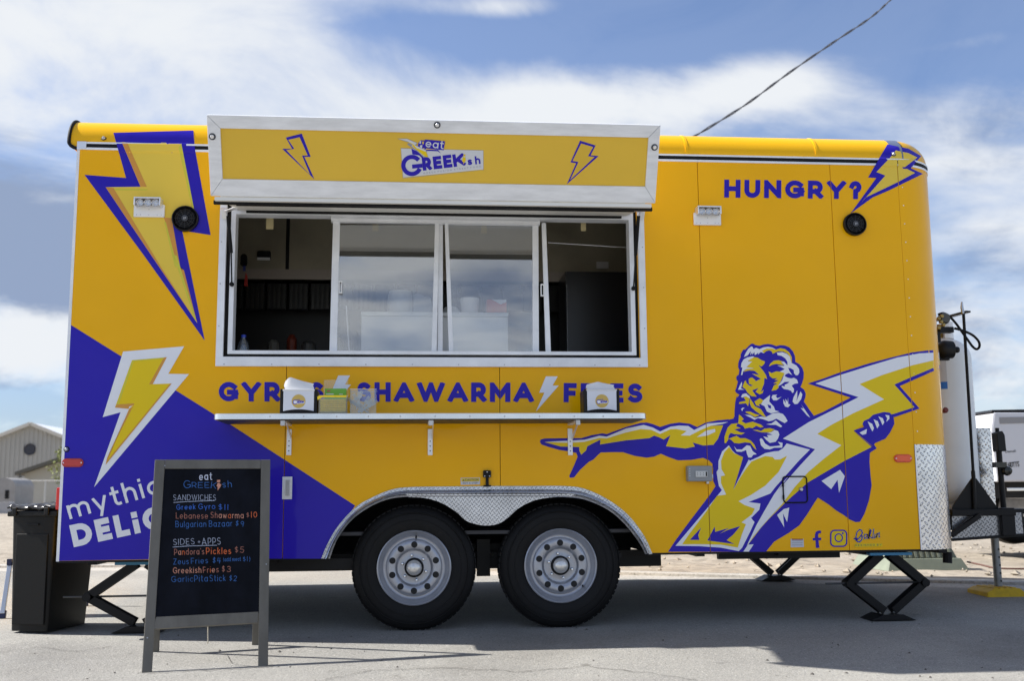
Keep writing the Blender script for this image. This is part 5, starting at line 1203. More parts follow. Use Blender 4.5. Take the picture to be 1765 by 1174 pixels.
# brass regulator, changeover valve, hoses
BRS = mat('brass', (.35, .25, .09), .35, 1, nz=(30, .3)); YR = .60
b = MB(); p = atY(1627, 549, YR); b.lathe([(0,-.03),(.030,-.028),(.040,-.01),(.040,.01),(.030,.028),(0,.03)], p, 'Y', 20); REG = b.build('regulator', mat('regulator_grey', (.10, .10, .09), .5, .4), TR, smooth=True)
b = MB()
for px_ in ((1618, 549), (1623, 545), (1622, 555), (1618, 565), (1626, 560)): q = atY(*px_, YR-.035); b.lathe([(0,-.012),(.012,-.01),(.014,0),(.012,.012),(0,.014)], q, 'Y', 6)
b.build('brass_fitting', BRS, REG)
b = MB(); pbox(b, 1620, 563, 1645, 573, YR, .06); b.build('regulator_valve', BLP, TR, bevel=.004)
b = MB(); pbox(b, 1616, 572, 1622, 590, YR, .04); pbox(b, 1612, 548, 1617, 700, YR+.05, .03); b.build('gas_line', BLP, TR)
hose = [(1618,542),(1626,540),(1636,545),(1648,558),(1658,572),(1668,586),(1676,597),(1683,602),(1688,598),(1687,589),(1678,579),(1665,572),(1653,568),(1645,566)]
def smoothpath(P, n=6):
    P = [Vector(p) for p in P]; r = []
    for i in range(len(P)-1):
        a = P[max(i-1, 0)]; p = P[i]; q = P[i+1]; c = P[min(i+2, len(P)-1)]; m0 = (q-a)/2; m1 = (c-p)/2
        for k in range(n):
            u = k/n; g_ = u*u; h = g_*u; r.append(p*(2*h-3*g_+1)+m0*(h-2*g_+u)+q*(-2*h+3*g_)+m1*(h-g_))
    return r+[P[-1]]
b = MB(); b.tube(smoothpath([atY(x, y, YR-.01+.05*math.sin(i*.4)) for i, (x, y) in enumerate(hose)]), .0085, 10); b.build('gas_hose', BLK, TR, smooth=True)
b = MB(); p = atY(1628, 603, .45); b.lathe([(0,-.05),(.03,-.05),(.058,-.02),(.062,.0),(.058,.05),(.0,.06)], p, 'X', 24); b.tube([p+Vector((-.05, 0, 0)), p+Vector((.075, 0, 0))], .012, 10); q = p+Vector((.085, 0, 0)); b.lathe([(0,-.014),(.018,-.012),(.022,0),(.018,.012),(0,.014)], q, 'X', 12); pbox(b, 1617, 612, 1637, 621, .45, .03); b.build('shore_inlet', BLP, TR, smooth=True)
b = MB(); p = atY(1630, 707, .5); b.lathe([(0,-.01),(.014,-.01),(.019,.0),(.014,.012),(0,.012)], p, 'Y', 14); pbox(b, 1626, 706, 1633, 712, .5, .03); b.build('red_lamp', mat('dark_red', (.16, .012, .01), .4), TR, smooth=True)
b = MB(); pbox(b, 1617, 620, 1624, 860, .42, .03); b.build('conduit', BLS, TR)
# diamond plate box behind the tank
YQ = 1.25; a = atY(1650, 738, YQ); c = atY(1718, 885, YQ)
b = MB(); b.box(a.x, c.x, YQ, YQ+.6, c.z, a.z); b.build('tread_plate_box', DIA, TR, bevel=.004, uv=lambda v: (v.x+v.y*.5, v.z))
# tongue jack
YJ = YT
b = MB(); b.tube([atY(1730, 880, YJ), atY(1719, 745, YJ)], .020, 10); b.tube([atY(1719, 745, YJ), atY(1718.5, 738, YJ)], .014, 10); TJ = b.build('tongue_jack', BLS, TR, smooth=True)
b = MB(); b.prism([XZ(1717, 746, YJ-.05), XZ(1727, 743, YJ-.05), XZ(1731, 750, YJ-.05), XZ(1734, 778, YJ-.05), XZ(1720, 779, YJ-.05)], YJ-.06, YJ+.02); b.build('jack_motor', BLP, TJ, bevel=.006)
b = MB(); pbox(b, 1716, 797, 1736, 806, YJ-.04, .05); q = atY(1736, 812, YJ-.03); b.lathe([(0,-.03),(.028,-.02),(.036,.0),(.03,.03),(0,.03)], q, 'Y', 16); b.build('jack_gear', mat('dark_gear', (.06,.06,.055), .25, .8), TJ, smooth=True, angle=30)
jb = gnd(1721, 1036); za = atY(1718, 900, YJ).z
b = MB(); A = Vector((atY(1714, 925, YJ).x, YJ, atY(1714, 925, YJ).z+.1)); Bq = atY(1722, 1024, YJ)
b.tube([A, Bq], .027, 14); b.build('drop_leg', mat('drop_leg_steel', (.22, .23, .24), .4, .8, nz=(8, .3)), TJ, smooth=True)
b = MB()
for k in range(6):
    q = A.lerp(Bq, .38+.11*k)+Vector((.008, -.024, 0)); b.lathe([(0, -.006), (.006, -.006), (.006, .004)], q, 'Y', 10)
b.build('leg_hole', BLS, TJ)
b = MB(); b.lathe([(0, .012), (.03, .012), (.07, .002), (.07, -.004), (0, -.004)], Bq, 'Z', 20); b.build('jack_foot', STE, TJ)
b = MB()
for k in range(7): q = Vector((7.0-.05*k, 1.0-.02*k, .42-.05*math.sin(k*.5))); b.tube([q+Vector((.02*cos(t), .0, .025*sin(t))) for t in [i*pi/4 for i in range(9)]], .005, 6, cap=False)
b.build('safety_chain', STE, TR)
b = MB(); pbox(b, 1745, 884, 1765, 905, .9, .2); pbox(b, 1750, 905, 1790, 922, .8, .3); pbox(b, 1736, 878, 1790, 886, .95, .3); b.build('coupler_gear', BLS, TR, bevel=.006)

# ================================================================== loose things
# propane tank standing on the tongue deck
YK = .98; pc = atY(1641.5, 880, YK); zk0 = atY(1640, 882, YK).z; ztp = atY(1640, 575, YK-.1).z; RK = .19
PT = empty('propane_tank', (pc.x, YK, zk0), 'tall white propane cylinder standing on the trailer tongue behind a black post', 'gas tank')
b = MB(); hgt = ztp-zk0; prof = [(0, .04), (RK*.75, .045), (RK*.95, .09), (RK, .15)]+[(RK, .16+(hgt-.34)*i/6) for i in range(7)]+[(RK*cos(radians(t)), hgt-.17+.15*sin(radians(t))) for t in range(8, 90, 8)]+[(0, hgt-.02)]
b.lathe(prof, (pc.x, YK, zk0), 'Z', 48); b.build('tank_body', mat('tank_white', (.82, .84, .84), .42, nz=(3, .05)), PT, smooth=True)
b = MB(); b.lathe([(RK*.78, .0), (RK*.80, .08), (RK*.77, .08), (RK*.75, .0)], (pc.x, YK, zk0), 'Z', 40); b.build('foot_ring', WHT, PT, smooth=True, angle=30)
b = MB(); b.lathe([(.085, hgt-.03), (.085, hgt+.09), (.080, hgt+.09), (.080, hgt-.03)], (pc.x, YK, zk0), 'Z', 24, radians(-100), radians(170)); b.build('collar', WHT, PT, smooth=True, angle=30)
b = MB(); b.lathe([(0,hgt+.08),(.022,hgt+.08),(.022,hgt+.04),(.015,hgt+.03),(.015,hgt-.03)], (pc.x, YK, zk0), 'Z', 14); b.build('tank_valve', BRS, PT)
b = MB(); a0 = radians(-112); b.lathe([(RK+.001, hgt-.40), (RK+.0015, hgt-.12)], (pc.x, YK, zk0), 'Z', 6, a0-.25, a0+.02); b.build('tank_label', mat('label_white', (.6, .6, .62), .5), PT)
b = MB(); b.lathe([(RK+.002, hgt-.40), (RK+.0025, hgt-.35)], (pc.x, YK, zk0), 'Z', 6, a0-.25, a0+.02); b.build('tank_label', mat('label_blue', (.03, .18, .6), .5), PT)
# yellow pad under the tongue jack
pz = gz(jb.y); PX, PY = Bq.x, YJ
b = MB(); b.prism([(PX-.16, pz), (PX+.115, pz), (PX+.115, pz+.035), (PX+.08, pz+.062), (PX-.11, pz+.062), (PX-.16, pz+.04)], PY-.14, PY+.14)
YPD = mat('yellow_pad', (.62, .40, .01), .6, nz=(20, .15)); PD = b.build('jack_pad', YPD, None, bevel=.006); tag(PD, 'yellow plastic jack pad on the ground under the tongue leg', 'jack pad')
b = MB()
for k in range(4): b.box(PX-.10+.045*k, PX-.075+.045*k, PY-.12, PY+.12, pz+.062, pz+.068)
o = b.build('pad_rib', YPD, PD)

SH = SHY
def shelf_px(x, Y): return Vector((atY(x, 711, Y).x, Y, shz))
def dispenser(x0, x1, label, side, nap, ytop):
    Y = -.30; a = atY(x0, 711, Y).x; c = atY(x1, 711, Y).x; zt_ = atY((x0+x1)/2, ytop, Y).z; xm = (a+c)/2; w = c-a
    E_ = empty('napkin_dispenser', (xm, Y+.08, shz+.001), label, 'napkin dispenser', 'napkin dispensers on the serving shelf')
    z0 = shz+.001
    b = MB(); b.box(a, c, Y+.012, Y+.15, z0, zt_-.004); b.build('casing', BLP, E_, bevel=.010)
    b = MB(); b.box(a, a+w*.07, Y, Y+.012, z0, zt_-.002); b.box(c-w*.07, c, Y, Y+.012, z0, zt_-.002); b.box(a+w*.07, c-w*.07, Y+.0, Y+.012, z0, z0+.014); b.build('casing_rim', BLP, E_, bevel=.003)
    b = MB(); n = 12; P = [(a+w*.09+(w*.82)*i/n, z0+.016+.010*(1-((i/n-.5)*2)**2)) for i in range(n+1)]+[(c-w*.09, zt_-.012), (a+w*.09, zt_-.012)]; b.prism(P, Y-.002, Y+.010); b.build('face_plate', mat('dispenser_white', (.72, .74, .80), .35), E_, bevel=.001)
    b = MB(); b.box(a+w*.07, c-w*.07, Y-.004, Y+.012, zt_-.014, zt_-.004); b.build('napkin_lip', mat('lip_clear', (.68, .69, .70), .2), E_, bevel=.003)
    zc_ = z0+(zt_-z0)*.50; R_ = w*.185
    b = MB(); b.lathe([(0, -.0032), (R_, -.0032), (R_, -.002)], (xm, Y, zc_), 'Y', 32); s_ = b.build('round_sticker', mat('sticker_gold', (.60, .42, .10), .5), E_)
    D = Decal(lambda x, y, off: Vector((xm+x, Y-.0034-off, zc_-y)), [BLU, WHV], .0, .0002)
    D.poly([(-R_*.8, -R_*.1), (R_*.85, 0), (R_*.85, R_*.3), (-R_*.7, R_*.42)], 1, 0); D.strip([(R_*(-.5+.28*cos(t)), R_*(.12-.3*sin(t))) for t in [.8+i*.4 for i in range(13)]], R_*.1, 0, 1); D.text((-R_*.2, R_*.3), (R_*.78, R_*.22), R_*.34, 'REEKish', .2, 0, 1, .1); D.text((-R_*.3, -R_*.12), (R_*.15, -R_*.1), R_*.25, 'eat', .14, 0, 1, .1)
    D.build('sticker_print', E_)
    b = MB(); zn = zt_-.012
    k = 14; rows = []
    for j in range(5):
        row = []
        for i in range(k+1):
            u = i/k; h = nap(u); t = j/4
            row.append(Vector((a+w*(.10+.78*u)+.004*sin(j*2+u*5), Y+.014+.022*t+.006*sin(u*7+t*3)*t, zn+h*t)))
        rows.append(row)
    b.v = [q for r in rows for q in r]+[q+Vector((0, .004+.02*(1-abs(2*(ii%(k+1))/k-1)), 0)) for ii, q in enumerate(q for r in rows for q in r)]
    m = 5*(k+1)
    for j in range(4):
        for i in range(k):
            q = j*(k+1)+i; b.f += [[q, q+1, q+k+2, q+k+1], [m+q+1, m+q, m+q+k+1, m+q+k+2]]; b.m += [0, 0]
    for i in range(k): q = 4*(k+1)+i; b.f.append([q, q+1, m+q+1, m+q]); b.m.append(0)
    for j in range(4):
        for i in (0, k): q = j*(k+1)+i; b.f.append([q, q+k+1, m+q+k+1, m+q]); b.m.append(0)
    b.build('napkin', mat('napkin_paper', (.78, .78, .79), .8, bump=(30, .3, .003)), E_, smooth=True)
dispenser(482, 546.5, 'napkin dispenser at the left end of the shelf with tall napkin sticking up', 1, lambda u: .078-.045*max(0, u-.2)-.02*max(0, .12-u)/.12, 670)
dispenser(1007, 1068.5, 'black and white napkin dispenser near the right end of the shelf, peaked napkin', -1, lambda u: .055-.035*abs(u-.45), 670)
CLR = glassy('clear_acrylic', (.96, .97, .98), .03, .03, .02)
def open_box(x0, x1, y, Y, d, label, cat, name):
    a = atY(x0, 711, Y).x; c = atY(x1, 711, Y).x; zt_ = atY(x0, y, Y).z; z0 = shz+.001
    E_ = empty(name, ((a+c)/2, Y+d/2, z0), label, cat); t = .003
    b = MB(); b.box(a, c, Y, Y+t, z0, zt_); b.box(a, c, Y+d-t, Y+d, z0, zt_); b.box(a, a+t, Y+t, Y+d-t, z0, zt_); b.box(c-t, c, Y+t, Y+d-t, z0, zt_); b.box(a+t, c-t, Y+t, Y+d-t, z0, z0+t)
    b.build('clear_wall', CLR, E_)
    b = MB(); b.box(a-.002, c+.002, Y-.001, Y+.001, zt_-.002, zt_+.001); b.box(a-.002, c+.002, Y+d-.001, Y+d+.001, zt_-.002, zt_+.001); b.build('rim', mat('rim_clear', (.7, .7, .7), .2), E_)
    return E_, a, c, z0, zt_
E1, a, c, z0, zt_ = open_box(549, 598, 683, -.31, .12, 'clear box packed with yellow sauce sachets and a green card, beside the left napkin dispenser', 'sachet box', 'sachet_box')
ys = mat('sachet_yellow', (.95, .68, .01), .35, nz=(60, .12)); ys2 = mat('sachet_pale', (.62, .48, .12), .4)
for k in range(8):
    b = MB(); zz = z0+.006+.0098*k; b.box(a+.006+random.uniform(0, .003), c-.006, -.300+random.uniform(0, .004), -.20, zz, zz+.0086); b.build('sachet', ys if k > 0 else ys2, E1, bevel=.002)
b = MB(); b.add([(a-.006, -.312, zt_-.022), (a-.008, -.312, zt_-.004), (a+.004, -.312, zt_+.004), (c-.003, -.312, zt_+.004), (c-.004, -.312, zt_-.008), (a+.02, -.312, zt_-.006)], [(0,1,2,5), (2,3,4,5)]); b.build('sachet', ys, E1)
b = MB(); p = atY(560, 670, -.22); q = atY(597, 684, -.22); b.box(p.x, q.x, -.22, -.216, z0+.08, p.z); b.build('green_card', mat('card_green', (.20, .52, .06), .6), E1)
b = MB(); b.box(p.x+.012, p.x+.03, -.2215, -.2205, p.z-.018, p.z-.010); b.build('card_logo', mat('card_red', (.6, .12, .1), .6), E1)
b = MB(); b.box(p.x+.006, p.x+.05, -.2215, -.2205, p.z-.034, p.z-.029); b.box(p.x+.08, p.x+.10, -.2215, -.2205, p.z-.034, p.z-.030); b.build('card_line', WHT, E1)
b = MB(); p = atY(558, 655, -.17); q = atY(600, 690, -.17); b.box(p.x, q.x, -.17, -.167, z0+.06, p.z); b.build('clear_lid', CLR, E1)
E2, a, c, z0, zt_ = open_box(603, 648, 671, -.31, .13, 'clear open box of loose white plastic forks beside the yellow sachets', 'cutlery box', 'fork_box')
fw_ = mat('fork_white', (.72, .71, .66), .35)
def fork(base, d, s=1.0):
    d = Vector(d).normalized(); r = d.cross(Vector((0, 1, 0))).normalized(); b = MB(); base = Vector(base); L_ = .105*s
    b.bar(base, base+d*L_*.62, .006, .0025, (0, 1, 0)); b.bar(base+d*L_*.62, base+d*L_*.75, .018, .0025, (0, 1, 0))
    for k in (-1.5, -.5, .5, 1.5): b.bar(base+d*L_*.75+r*(.0045*k), base+d*L_+r*(.0045*k), .0025, .002, (0, 1, 0))
    return b
for k in range(13):
    x = random.uniform(a+.03, c-.03); y = random.uniform(-.30, -.20); z = z0+random.uniform(.006, .035); ang = random.uniform(-1.05, 1.05)
    d = (sin(ang), random.uniform(-.15, .15), abs(cos(ang))*.8+.1)
    L_ = .105; ex = x+d[0]*L_
    if ex < a+.005 or ex > c-.002: d = (-d[0], d[1], d[2])
    fork((x, y, z), d).build('fork', fw_, E2)

# things inside the kitchen
YI = .135; a = atY(623, 537, YI); c = atY(876, 612, YI); zcn = zi0-.065
WC = empty('white_counter_case', ((a.x+c.x)/2, YI+.2, zcn), 'large plain white case standing on the counter behind the closed glass panes', 'case')
WCM = mat('case_white', (.78, .79, .78), .4); b = MB(); b.box(a.x, c.x, YI, YI+.40, zcn+.001, a.z-.028); b.build('case_body', WCM, WC, bevel=.004); b = MB(); b.box(a.x-.003, c.x+.003, YI-.004, YI+.404, a.z-.026, a.z); b.build('case_lid', WCM, WC, bevel=.004)
ztc = a.z+.001
def cyl_thing(name, x0, x1, yt, prof, m, label, cat, Y=YI+.1):
    p = atY(x0, 536, Y); q = atY(x1, 536, Y); R_ = (q.x-p.x)/2; h = atY(x0, yt, Y).z-ztc; b = MB()
    b.lathe([(r*R_, z*h) for r, z in prof], ((p.x+q.x)/2, Y+R_*.2, ztc), 'Z', 24); o = b.build(name, m, None, smooth=True, angle=40)
    tag(o, label, cat); return o
pl = mat('opaque_plastic', (.60, .60, .58), .4)
cyl_thing('plastic_tub', 668, 711, 502, [(0,0),(.86,0),(1,.1),(.97,.85),(.92,.9),(.9,1),(.86,1),(.86,.92)], pl, 'cloudy plastic tub on the white case behind the left pane', 'tub')
cyl_thing('white_bowl', 793, 826, 514, [(0,0),(.78,0),(.85,.08),(1,.95),(1,1),(.94,1),(.8,.2)], WHT, 'small white bowl on the white case behind the right pane', 'bowl')
cyl_thing('bread_bag', 763, 792, 528, [(0,0),(.9,0),(1,.4),(.8,.85),(.4,1),(0,1)], pl, 'low pale lump of wrapped bread beside the white bowl', 'wrapped bread')
p = atY(839, 516, YI+.06); q = atY(873, 537, YI+.06); CT = empty('food_carton', ((p.x+q.x)/2, YI+.12, ztc), 'red and white carton on the right end of the white case', 'carton')
b = MB(); b.box(p.x, q.x, YI+.06, YI+.16, ztc, p.z); b.build('carton_body', mat('carton_red', (.62, .10, .05), .5), CT, bevel=.002)
b = MB(); b.prism([(p.x+.03, p.z-.001), (q.x-.001, p.z-.001), (q.x-.001, p.z-.018), (p.x+.085, p.z-.03)], YI+.0575, YI+.0595); b.build('carton_print', WHT, CT)
p = atY(712, 505, YI+.12); q = atY(748, 537, YI+.12); b = MB(); b.prism([(p.x, ztc), (q.x, ztc), (q.x-.02, p.z-.03), (p.x+.03, p.z), (p.x, p.z-.01)], YI+.12, YI+.2); o = b.build('folded_bag', glassy('bag_film', (.7, .7, .7), .1, .2, .25), None, bevel=.005); tag(o, 'crumpled clear bag next to the cloudy plastic tub', 'bag')
b = MB(); A = atY(597, 527, .16); Bq2 = atY(604, 597, .16); b.tube([A, Vector((Bq2.x, .16, zcn+.003))], .004, 8); o = b.build('plastic_stick', WHT, None, smooth=True); tag(o, 'thin white stick leaning behind the lower left of the glass', 'stick')
# water bottle
p = atY(418, 614, .12); BT = empty('water_bottle', (p.x, .14, zcn+.001), 'small clear water bottle with blue cap and blue label in the window corner', 'bottle')
h = atY(418, 577, .12).z-zcn; c0 = (p.x, .14, zcn+.001)
h = max(h, .12); b = MB(); b.lathe([(0,0),(.032,0),(.034,.01),(.034,h*.62),(.028,h*.75),(.013,h*.88),(.013,h*.92)], c0, 'Z', 24); b.build('bottle_body', glassy('bottle_clear', (.75, .82, .88), .08, .05, .06), BT, smooth=True)
b = MB(); b.lathe([(.0345,h*.12),(.0347,h*.42)], c0, 'Z', 24); b.build('bottle_label', mat('label_blue2', (.03, .10, .55), .35), BT, smooth=True)
b = MB(); b.lathe([(0,h),(.0145,h),(.0145,h*.92),(0,h*.92)], c0, 'Z', 16); b.build('cap', mat('cap_blue', (.02, .05, .42), .4), BT, smooth=True, angle=40)
p = atY(451, 612, .25); b = MB(); b.lathe([(0,0),(.022,0),(.026,.03),(.02,.055),(.0,.06)], (p.x, .25, zcn+.001), 'Z', 16); o = b.build('spice_jar', mat('jar_cream', (.40, .35, .26), .5), None, smooth=True); tag(o, 'small cream jar on the counter beside the water bottle', 'jar')
p = atY(462, 603, .30); b = MB(); b.prism([(p.x-.03, zcn+.001), (p.x+.04, zcn+.001), (p.x+.01, zcn+.12), (p.x-.02, zcn+.11)], .30, .36); o = b.build('sauce_packet', mat('packet_red', (.09, .015, .012), .5), None, bevel=.003); tag(o, 'dark red packet leaning behind the cream jar', 'packet')
# things hanging on the left inner wall
p = atY(420, 445, .9); b = MB(); b.prism(rrect(p.x-.022, p.x+.022, p.z-.055, p.z+.03, .02), .9, .92); o = b.build('hanging_glove', BLP, None, bevel=.006); tag(o, 'black cloth hanging inside the window near the left strut', 'cloth')
p = atY(421, 458, .9); b = MB(); b.box(p.x-.008, p.x+.008, .9, .915, p.z-.035, p.z+.02); o = b.build('blue_strap', mat('strap_blue', (.03, .05, .25), .6), None); tag(o, 'short dark blue strap hanging under the black cloth', 'strap')
p = atY(424, 484, .9); b = MB(); b.prism([(p.x-.014, p.z-.035), (p.x+.012, p.z-.035), (p.x+.008, p.z+.03), (p.x-.004, p.z+.06)], .9, .92); o = b.build('red_lighter', mat('lighter_red', (.45, .02, .015), .4), None, bevel=.004); tag(o, 'small red lighter hanging inside the window opening', 'lighter')

# ---- chalkboard
f0 = gnd(259, 1160); f1 = gnd(453, 1149); dB = (f1-f0); dB.z = 0; wB = dB.length; eX = dB.normalized(); eN = Vector((eX.y, -eX.x, 0))     # towards viewer
def solve_lean():
    best = None
    for k in range(0, 400):
        yb = .05+k*.001; P0 = f0-eN*yb; q = on_plane(267, 793, P0, eN)
        L_ = hypot(yb, q.z-f0.z)
        if best is None or abs(L_-1.07) < best[0]: best = (abs(L_-1.07), yb, q)
    return best
_, lean, q = solve_lean()
upB = (Vector((-eN.x*lean, -eN.y*lean, q.z-f0.z))).normalized(); LB = 1.07; nB = eX.cross(upB).normalized()
if nB.y > 0: nB = -nB
CB = empty('chalkboard_sign', tuple(f0), 'grey wood framed A-board with a handwritten chalk menu, standing in front of the trailer', 'menu board')
def bp(px_, py_, off=0): return on_plane(px_, py_, f0+nB*off, nB)
def buv(px_, py_):
    p = bp(px_, py_)-f0; return (p.dot(eX), p.dot(upB))
def bfn(u, v, d): return f0+eX*u+upB*v-nB*d
def bpr(name, P, d0, d1, m, bev=.002): b = MB(); b.prism(P, d0, d1, fn=bfn); return b.build(name, m, CB, bevel=bev)
WOOD = mat('weathered_grey_wood', (.155, .145, .125), .75, spec=.2, nz=(9, .22, 8, (1, 1, .12)), bump=(40, .35, .002, 5, (1, 1, .08)))
A_ = {k: buv(*v) for k, v in dict(tl=(267,793), tr=(466,792), bl=(244,1162), bll=(261.5,1161), br=(462,1147), brl=(445,1149), itl=(284,808), itr=(449.5,807), ibl=(268,1064), ibr=(444.5,1055), rbl=(262,1085), rbr=(443.5,1074), ril=(267,1064)).items()}
xl0 = A_['bl'][0]; hT = (A_['tl'][1]+A_['tr'][1])/2
bpr('side_rail', [(A_['bl'][0], .0), (A_['bll'][0], .0), (A_['itl'][0]-.001, A_['itl'][1]), (A_['itl'][0]-.001, hT), (A_['tl'][0], hT)], 0, .022, WOOD)
bpr('side_rail', [(A_['brl'][0], .0), (A_['br'][0], .0), (A_['tr'][0], hT), (A_['itr'][0]+.001, hT), (A_['itr'][0]+.001, A_['itr'][1])], 0, .022, WOOD)
bpr('top_rail', [(A_['itl'][0], A_['itl'][1]), (A_['itr'][0], A_['itl'][1]), (A_['itr'][0], hT), (A_['itl'][0], hT)], 0, .020, WOOD)
bpr('bottom_rail', [(A_['rbl'][0]+.004, A_['rbl'][1]), (A_['rbr'][0]+.002, A_['rbr'][1]), (A_['ibr'][0]+.003, A_['ibr'][1]), (A_['ibl'][0]+.003, A_['ibl'][1])], 0.001, .019, WOOD)
SLATE = mat('black_slate', (.0058, .0068, .011), .75, spec=.12, nz=(7, .65, 8, (1, 1, .5)), bump=(120, .08, .001))
bpr('slate', [(A_['ibl'][0]-.01, A_['ibl'][1]-.005), (A_['ibr'][0]+.008, A_['ibr'][1]-.005), (A_['itr'][0]+.005, A_['itr'][1]+.005), (A_['itl'][0]-.005, A_['itl'][1]+.005)], .006, .014, SLATE, 0)
# rear frame
r0 = gnd(267, 1124); r1 = gnd(441, 1112)
topL = bfn(A_['tl'][0]+.03, hT-.01, .025); topR = bfn(A_['tr'][0]-.03, hT-.01, .025)
rm0 = r0+Vector((0, 0, .0)); 
b = MB(); b.bar(rm0, topL, .04, .02, (0, 1, 0)); b.build('rear_leg', WOOD, CB, bevel=.002); b = MB(); b.bar(r1, topR, .04, .02, (0, 1, 0)); b.build('rear_leg', WOOD, CB, bevel=.002)
b = MB(); b.bar(rm0.lerp(topL, .22), r1.lerp(topR, .22), .04, .02, (0, 0, 1)); b.bar(rm0.lerp(topL, .97), r1.lerp(topR, .97), .04, .02, (0, 0, 1)); b.build('rear_rail', WOOD, CB)
b = MB(); cp = bp(358.5, 1079, -.02); b.tube([cp, cp+Vector((0, .004, -.04)), cp+Vector((.003, 0, -.07)), cp+Vector((0, .002, -.085))], .003, 6); b.build('cord', mat('cord_cream', (.42, .38, .3), .8), CB)
b = MB()
for px_ in ((284, 803), (459, 973), (254, 1100)):
    q = bp(*px_, .0012); M = nB.to_track_quat('Z', 'Y').to_matrix().to_4x4(); M.translation = q; c2 = MB(); c2.lathe([(0, .001), (.003, .0005), (.003, -.001)], (0,0,0), 'Z', 8); b.add([M@v for v in c2.v], c2.f)
b.build('frame_screw', STE, CB)
def chalk(name, c):
    m = mat(name, c, .9); t = m.node_tree; bs_ = t.nodes['Principled BSDF']; tcn = t.nodes.new('ShaderNodeTexCoord'); n = t.nodes.new('ShaderNodeTexNoise'); n.inputs['Scale'].default_value = 420; n.inputs['Detail'].default_value = 2
    t.links.new(tcn.outputs['Object'], n.inputs['Vector']); r = t.nodes.new('ShaderNodeMapRange'); r.inputs['From Min'].default_value = .30; r.inputs['From Max'].default_value = .55; t.links.new(n.outputs[0], r.inputs['Value'])
    x = t.nodes.new('ShaderNodeMix'); x.data_type = 'RGBA'; x.inputs['A'].default_value = (c[0]*.3, c[1]*.3, c[2]*.3, 1); x.inputs['B'].default_value = (*c, 1); t.links.new(r.outputs[0], x.inputs['Factor']); t.links.new(x.outputs['Result'], bs_.inputs['Base Color']); return m
CH = [chalk('chalk_white', (.50, .54, .66)), chalk('chalk_blue', (.05, .17, .48)), chalk('chalk_bright_blue', (.06, .20, .75)), chalk('chalk_orange', (.80, .17, .05)), chalk('chalk_pale_orange', (.50, .20, .14)), chalk('chalk_bold_white', (.75, .78, .9)), chalk('chalk_peach', (.80, .36, .24))]
D = Decal(lambda x, y, off: on_plane(x, y, f0-nB*.006+nB*off, nB), CH, .0006, .0004)
ca_ = lambda P: T(280, 800, 8.694, P); cb_ = lambda P: T(280, 910, 8.694, P)
def ct(fn, p0, p1, h, txt, mi, wt=.12, j=.03, mids=None): D.text(fn([p0])[0], fn([p1])[0], h/8.694, txt, wt*.62, mi, 0, .30, jit=j, mids=mids)
ct(ca_, (552,245), (742,242), 118, 'eat', 5, .17)
ct(ca_, (318,368), (425,366), 118, 'G', 1); ct(ca_, (440,360), (512,360), 88, 'R', 1, .15); ct(ca_, (530,362), (608,362), 88, 'E', 1, .15); ct(ca_, (632,362), (704,362), 88, 'E', 1, .15); ct(ca_, (722,362), (805,375), 98, 'K', 1, .14); ct(ca_, (900,358), (1040,352), 105, 'sh', 1, .13)
D.poly(ca_([(818,242),(866,240),(864,272),(816,274)]), 6, 0); D.poly(ca_([(830,285),(862,288),(855,310),(882,300),(868,345),(828,400),(826,345),(812,330)]), 6, 0)
ct(ca_, (163,548), (800,548), 88, 'SANDWICHES', 0, .12); D.strip(ca_([(165,580),(330,568),(780,550)]), 1.0, 0, 1)
ct(ca_, (210,690), (495,680), 80, 'Greek', 2, .16); ct(ca_, (540,682), (790,678), 84, 'Gyro', 2, .14); ct(ca_, (838,690), (985,690), 86, '$11', 2, .13)
ct(ca_, (203,822), (680,822), 92, 'Lebanese', 4, .13); ct(ca_, (722,812), (1215,818), 92, 'Shawarma', 6, .14, mids=[4,4,6,6,3,6,6,6]); ct(ca_, (1255,800), (1300,800), 70, '$', 4, .14); ct(ca_, (1328,806), (1418,806), 88, '10', 3, .17)
ct(ca_, (197,952), (655,945), 95, 'Bulgarian', 1, .13); ct(ca_, (698,945), (1045,938), 95, 'Bazaar', 1, .13); ct(ca_, (1092,925), (1212,945), 82, '$9', 1, .15)
ct(cb_, (163,262), (480,250), 92, 'SIDES', 0, .12); ct(cb_, (530,250), (570,248), 80, '+', 0, .13); ct(cb_, (592,262), (872,252), 105, 'APPS', 0, .11); D.strip(cb_([(155,292),(400,275),(815,265)]), 1.0, 0, 1)
ct(cb_, (178,412), (625,400), 92, "Pandora's", 4, .14, mids=[4,6,3,4,4,4,4,4,4]); ct(cb_, (655,400), (1028,395), 100, 'Pickles', 3, .17); ct(cb_, (1082,375), (1222,378), 92, '$5', 4, .12)
ct(cb_, (165,555), (393,548), 88, 'Zeus', 1, .13); ct(cb_, (430,545), (682,535), 90, 'Fries', 1, .12); ct(cb_, (750,530), (868,540), 88, '$4', 1, .14); ct(cb_, (915,508), (1175,500), 62, '(add meat', 1, .14); ct(cb_, (1205,505), (1315,505), 70, '$1)', 1, .14)
ct(cb_, (160,690), (582,678), 92, 'Greekish', 6, .14); ct(cb_, (610,680), (842,672), 92, 'Fries', 4, .14, mids=[4,4,3,6,4]); ct(cb_, (885,660), (1022,668), 88, '$3', 4, .14)
ct(cb_, (135,820), (458,812), 90, 'Garlic', 1, .12); ct(cb_, (478,812), (678,808), 98, 'Pita', 1, .12); ct(cb_, (708,806), (945,802), 95, 'Stick', 1, .12); ct(cb_, (1002,798), (1112,805), 82, '$2', 1, .14)
D.build('chalk_writing', CB)['kind'] = 'stuff'

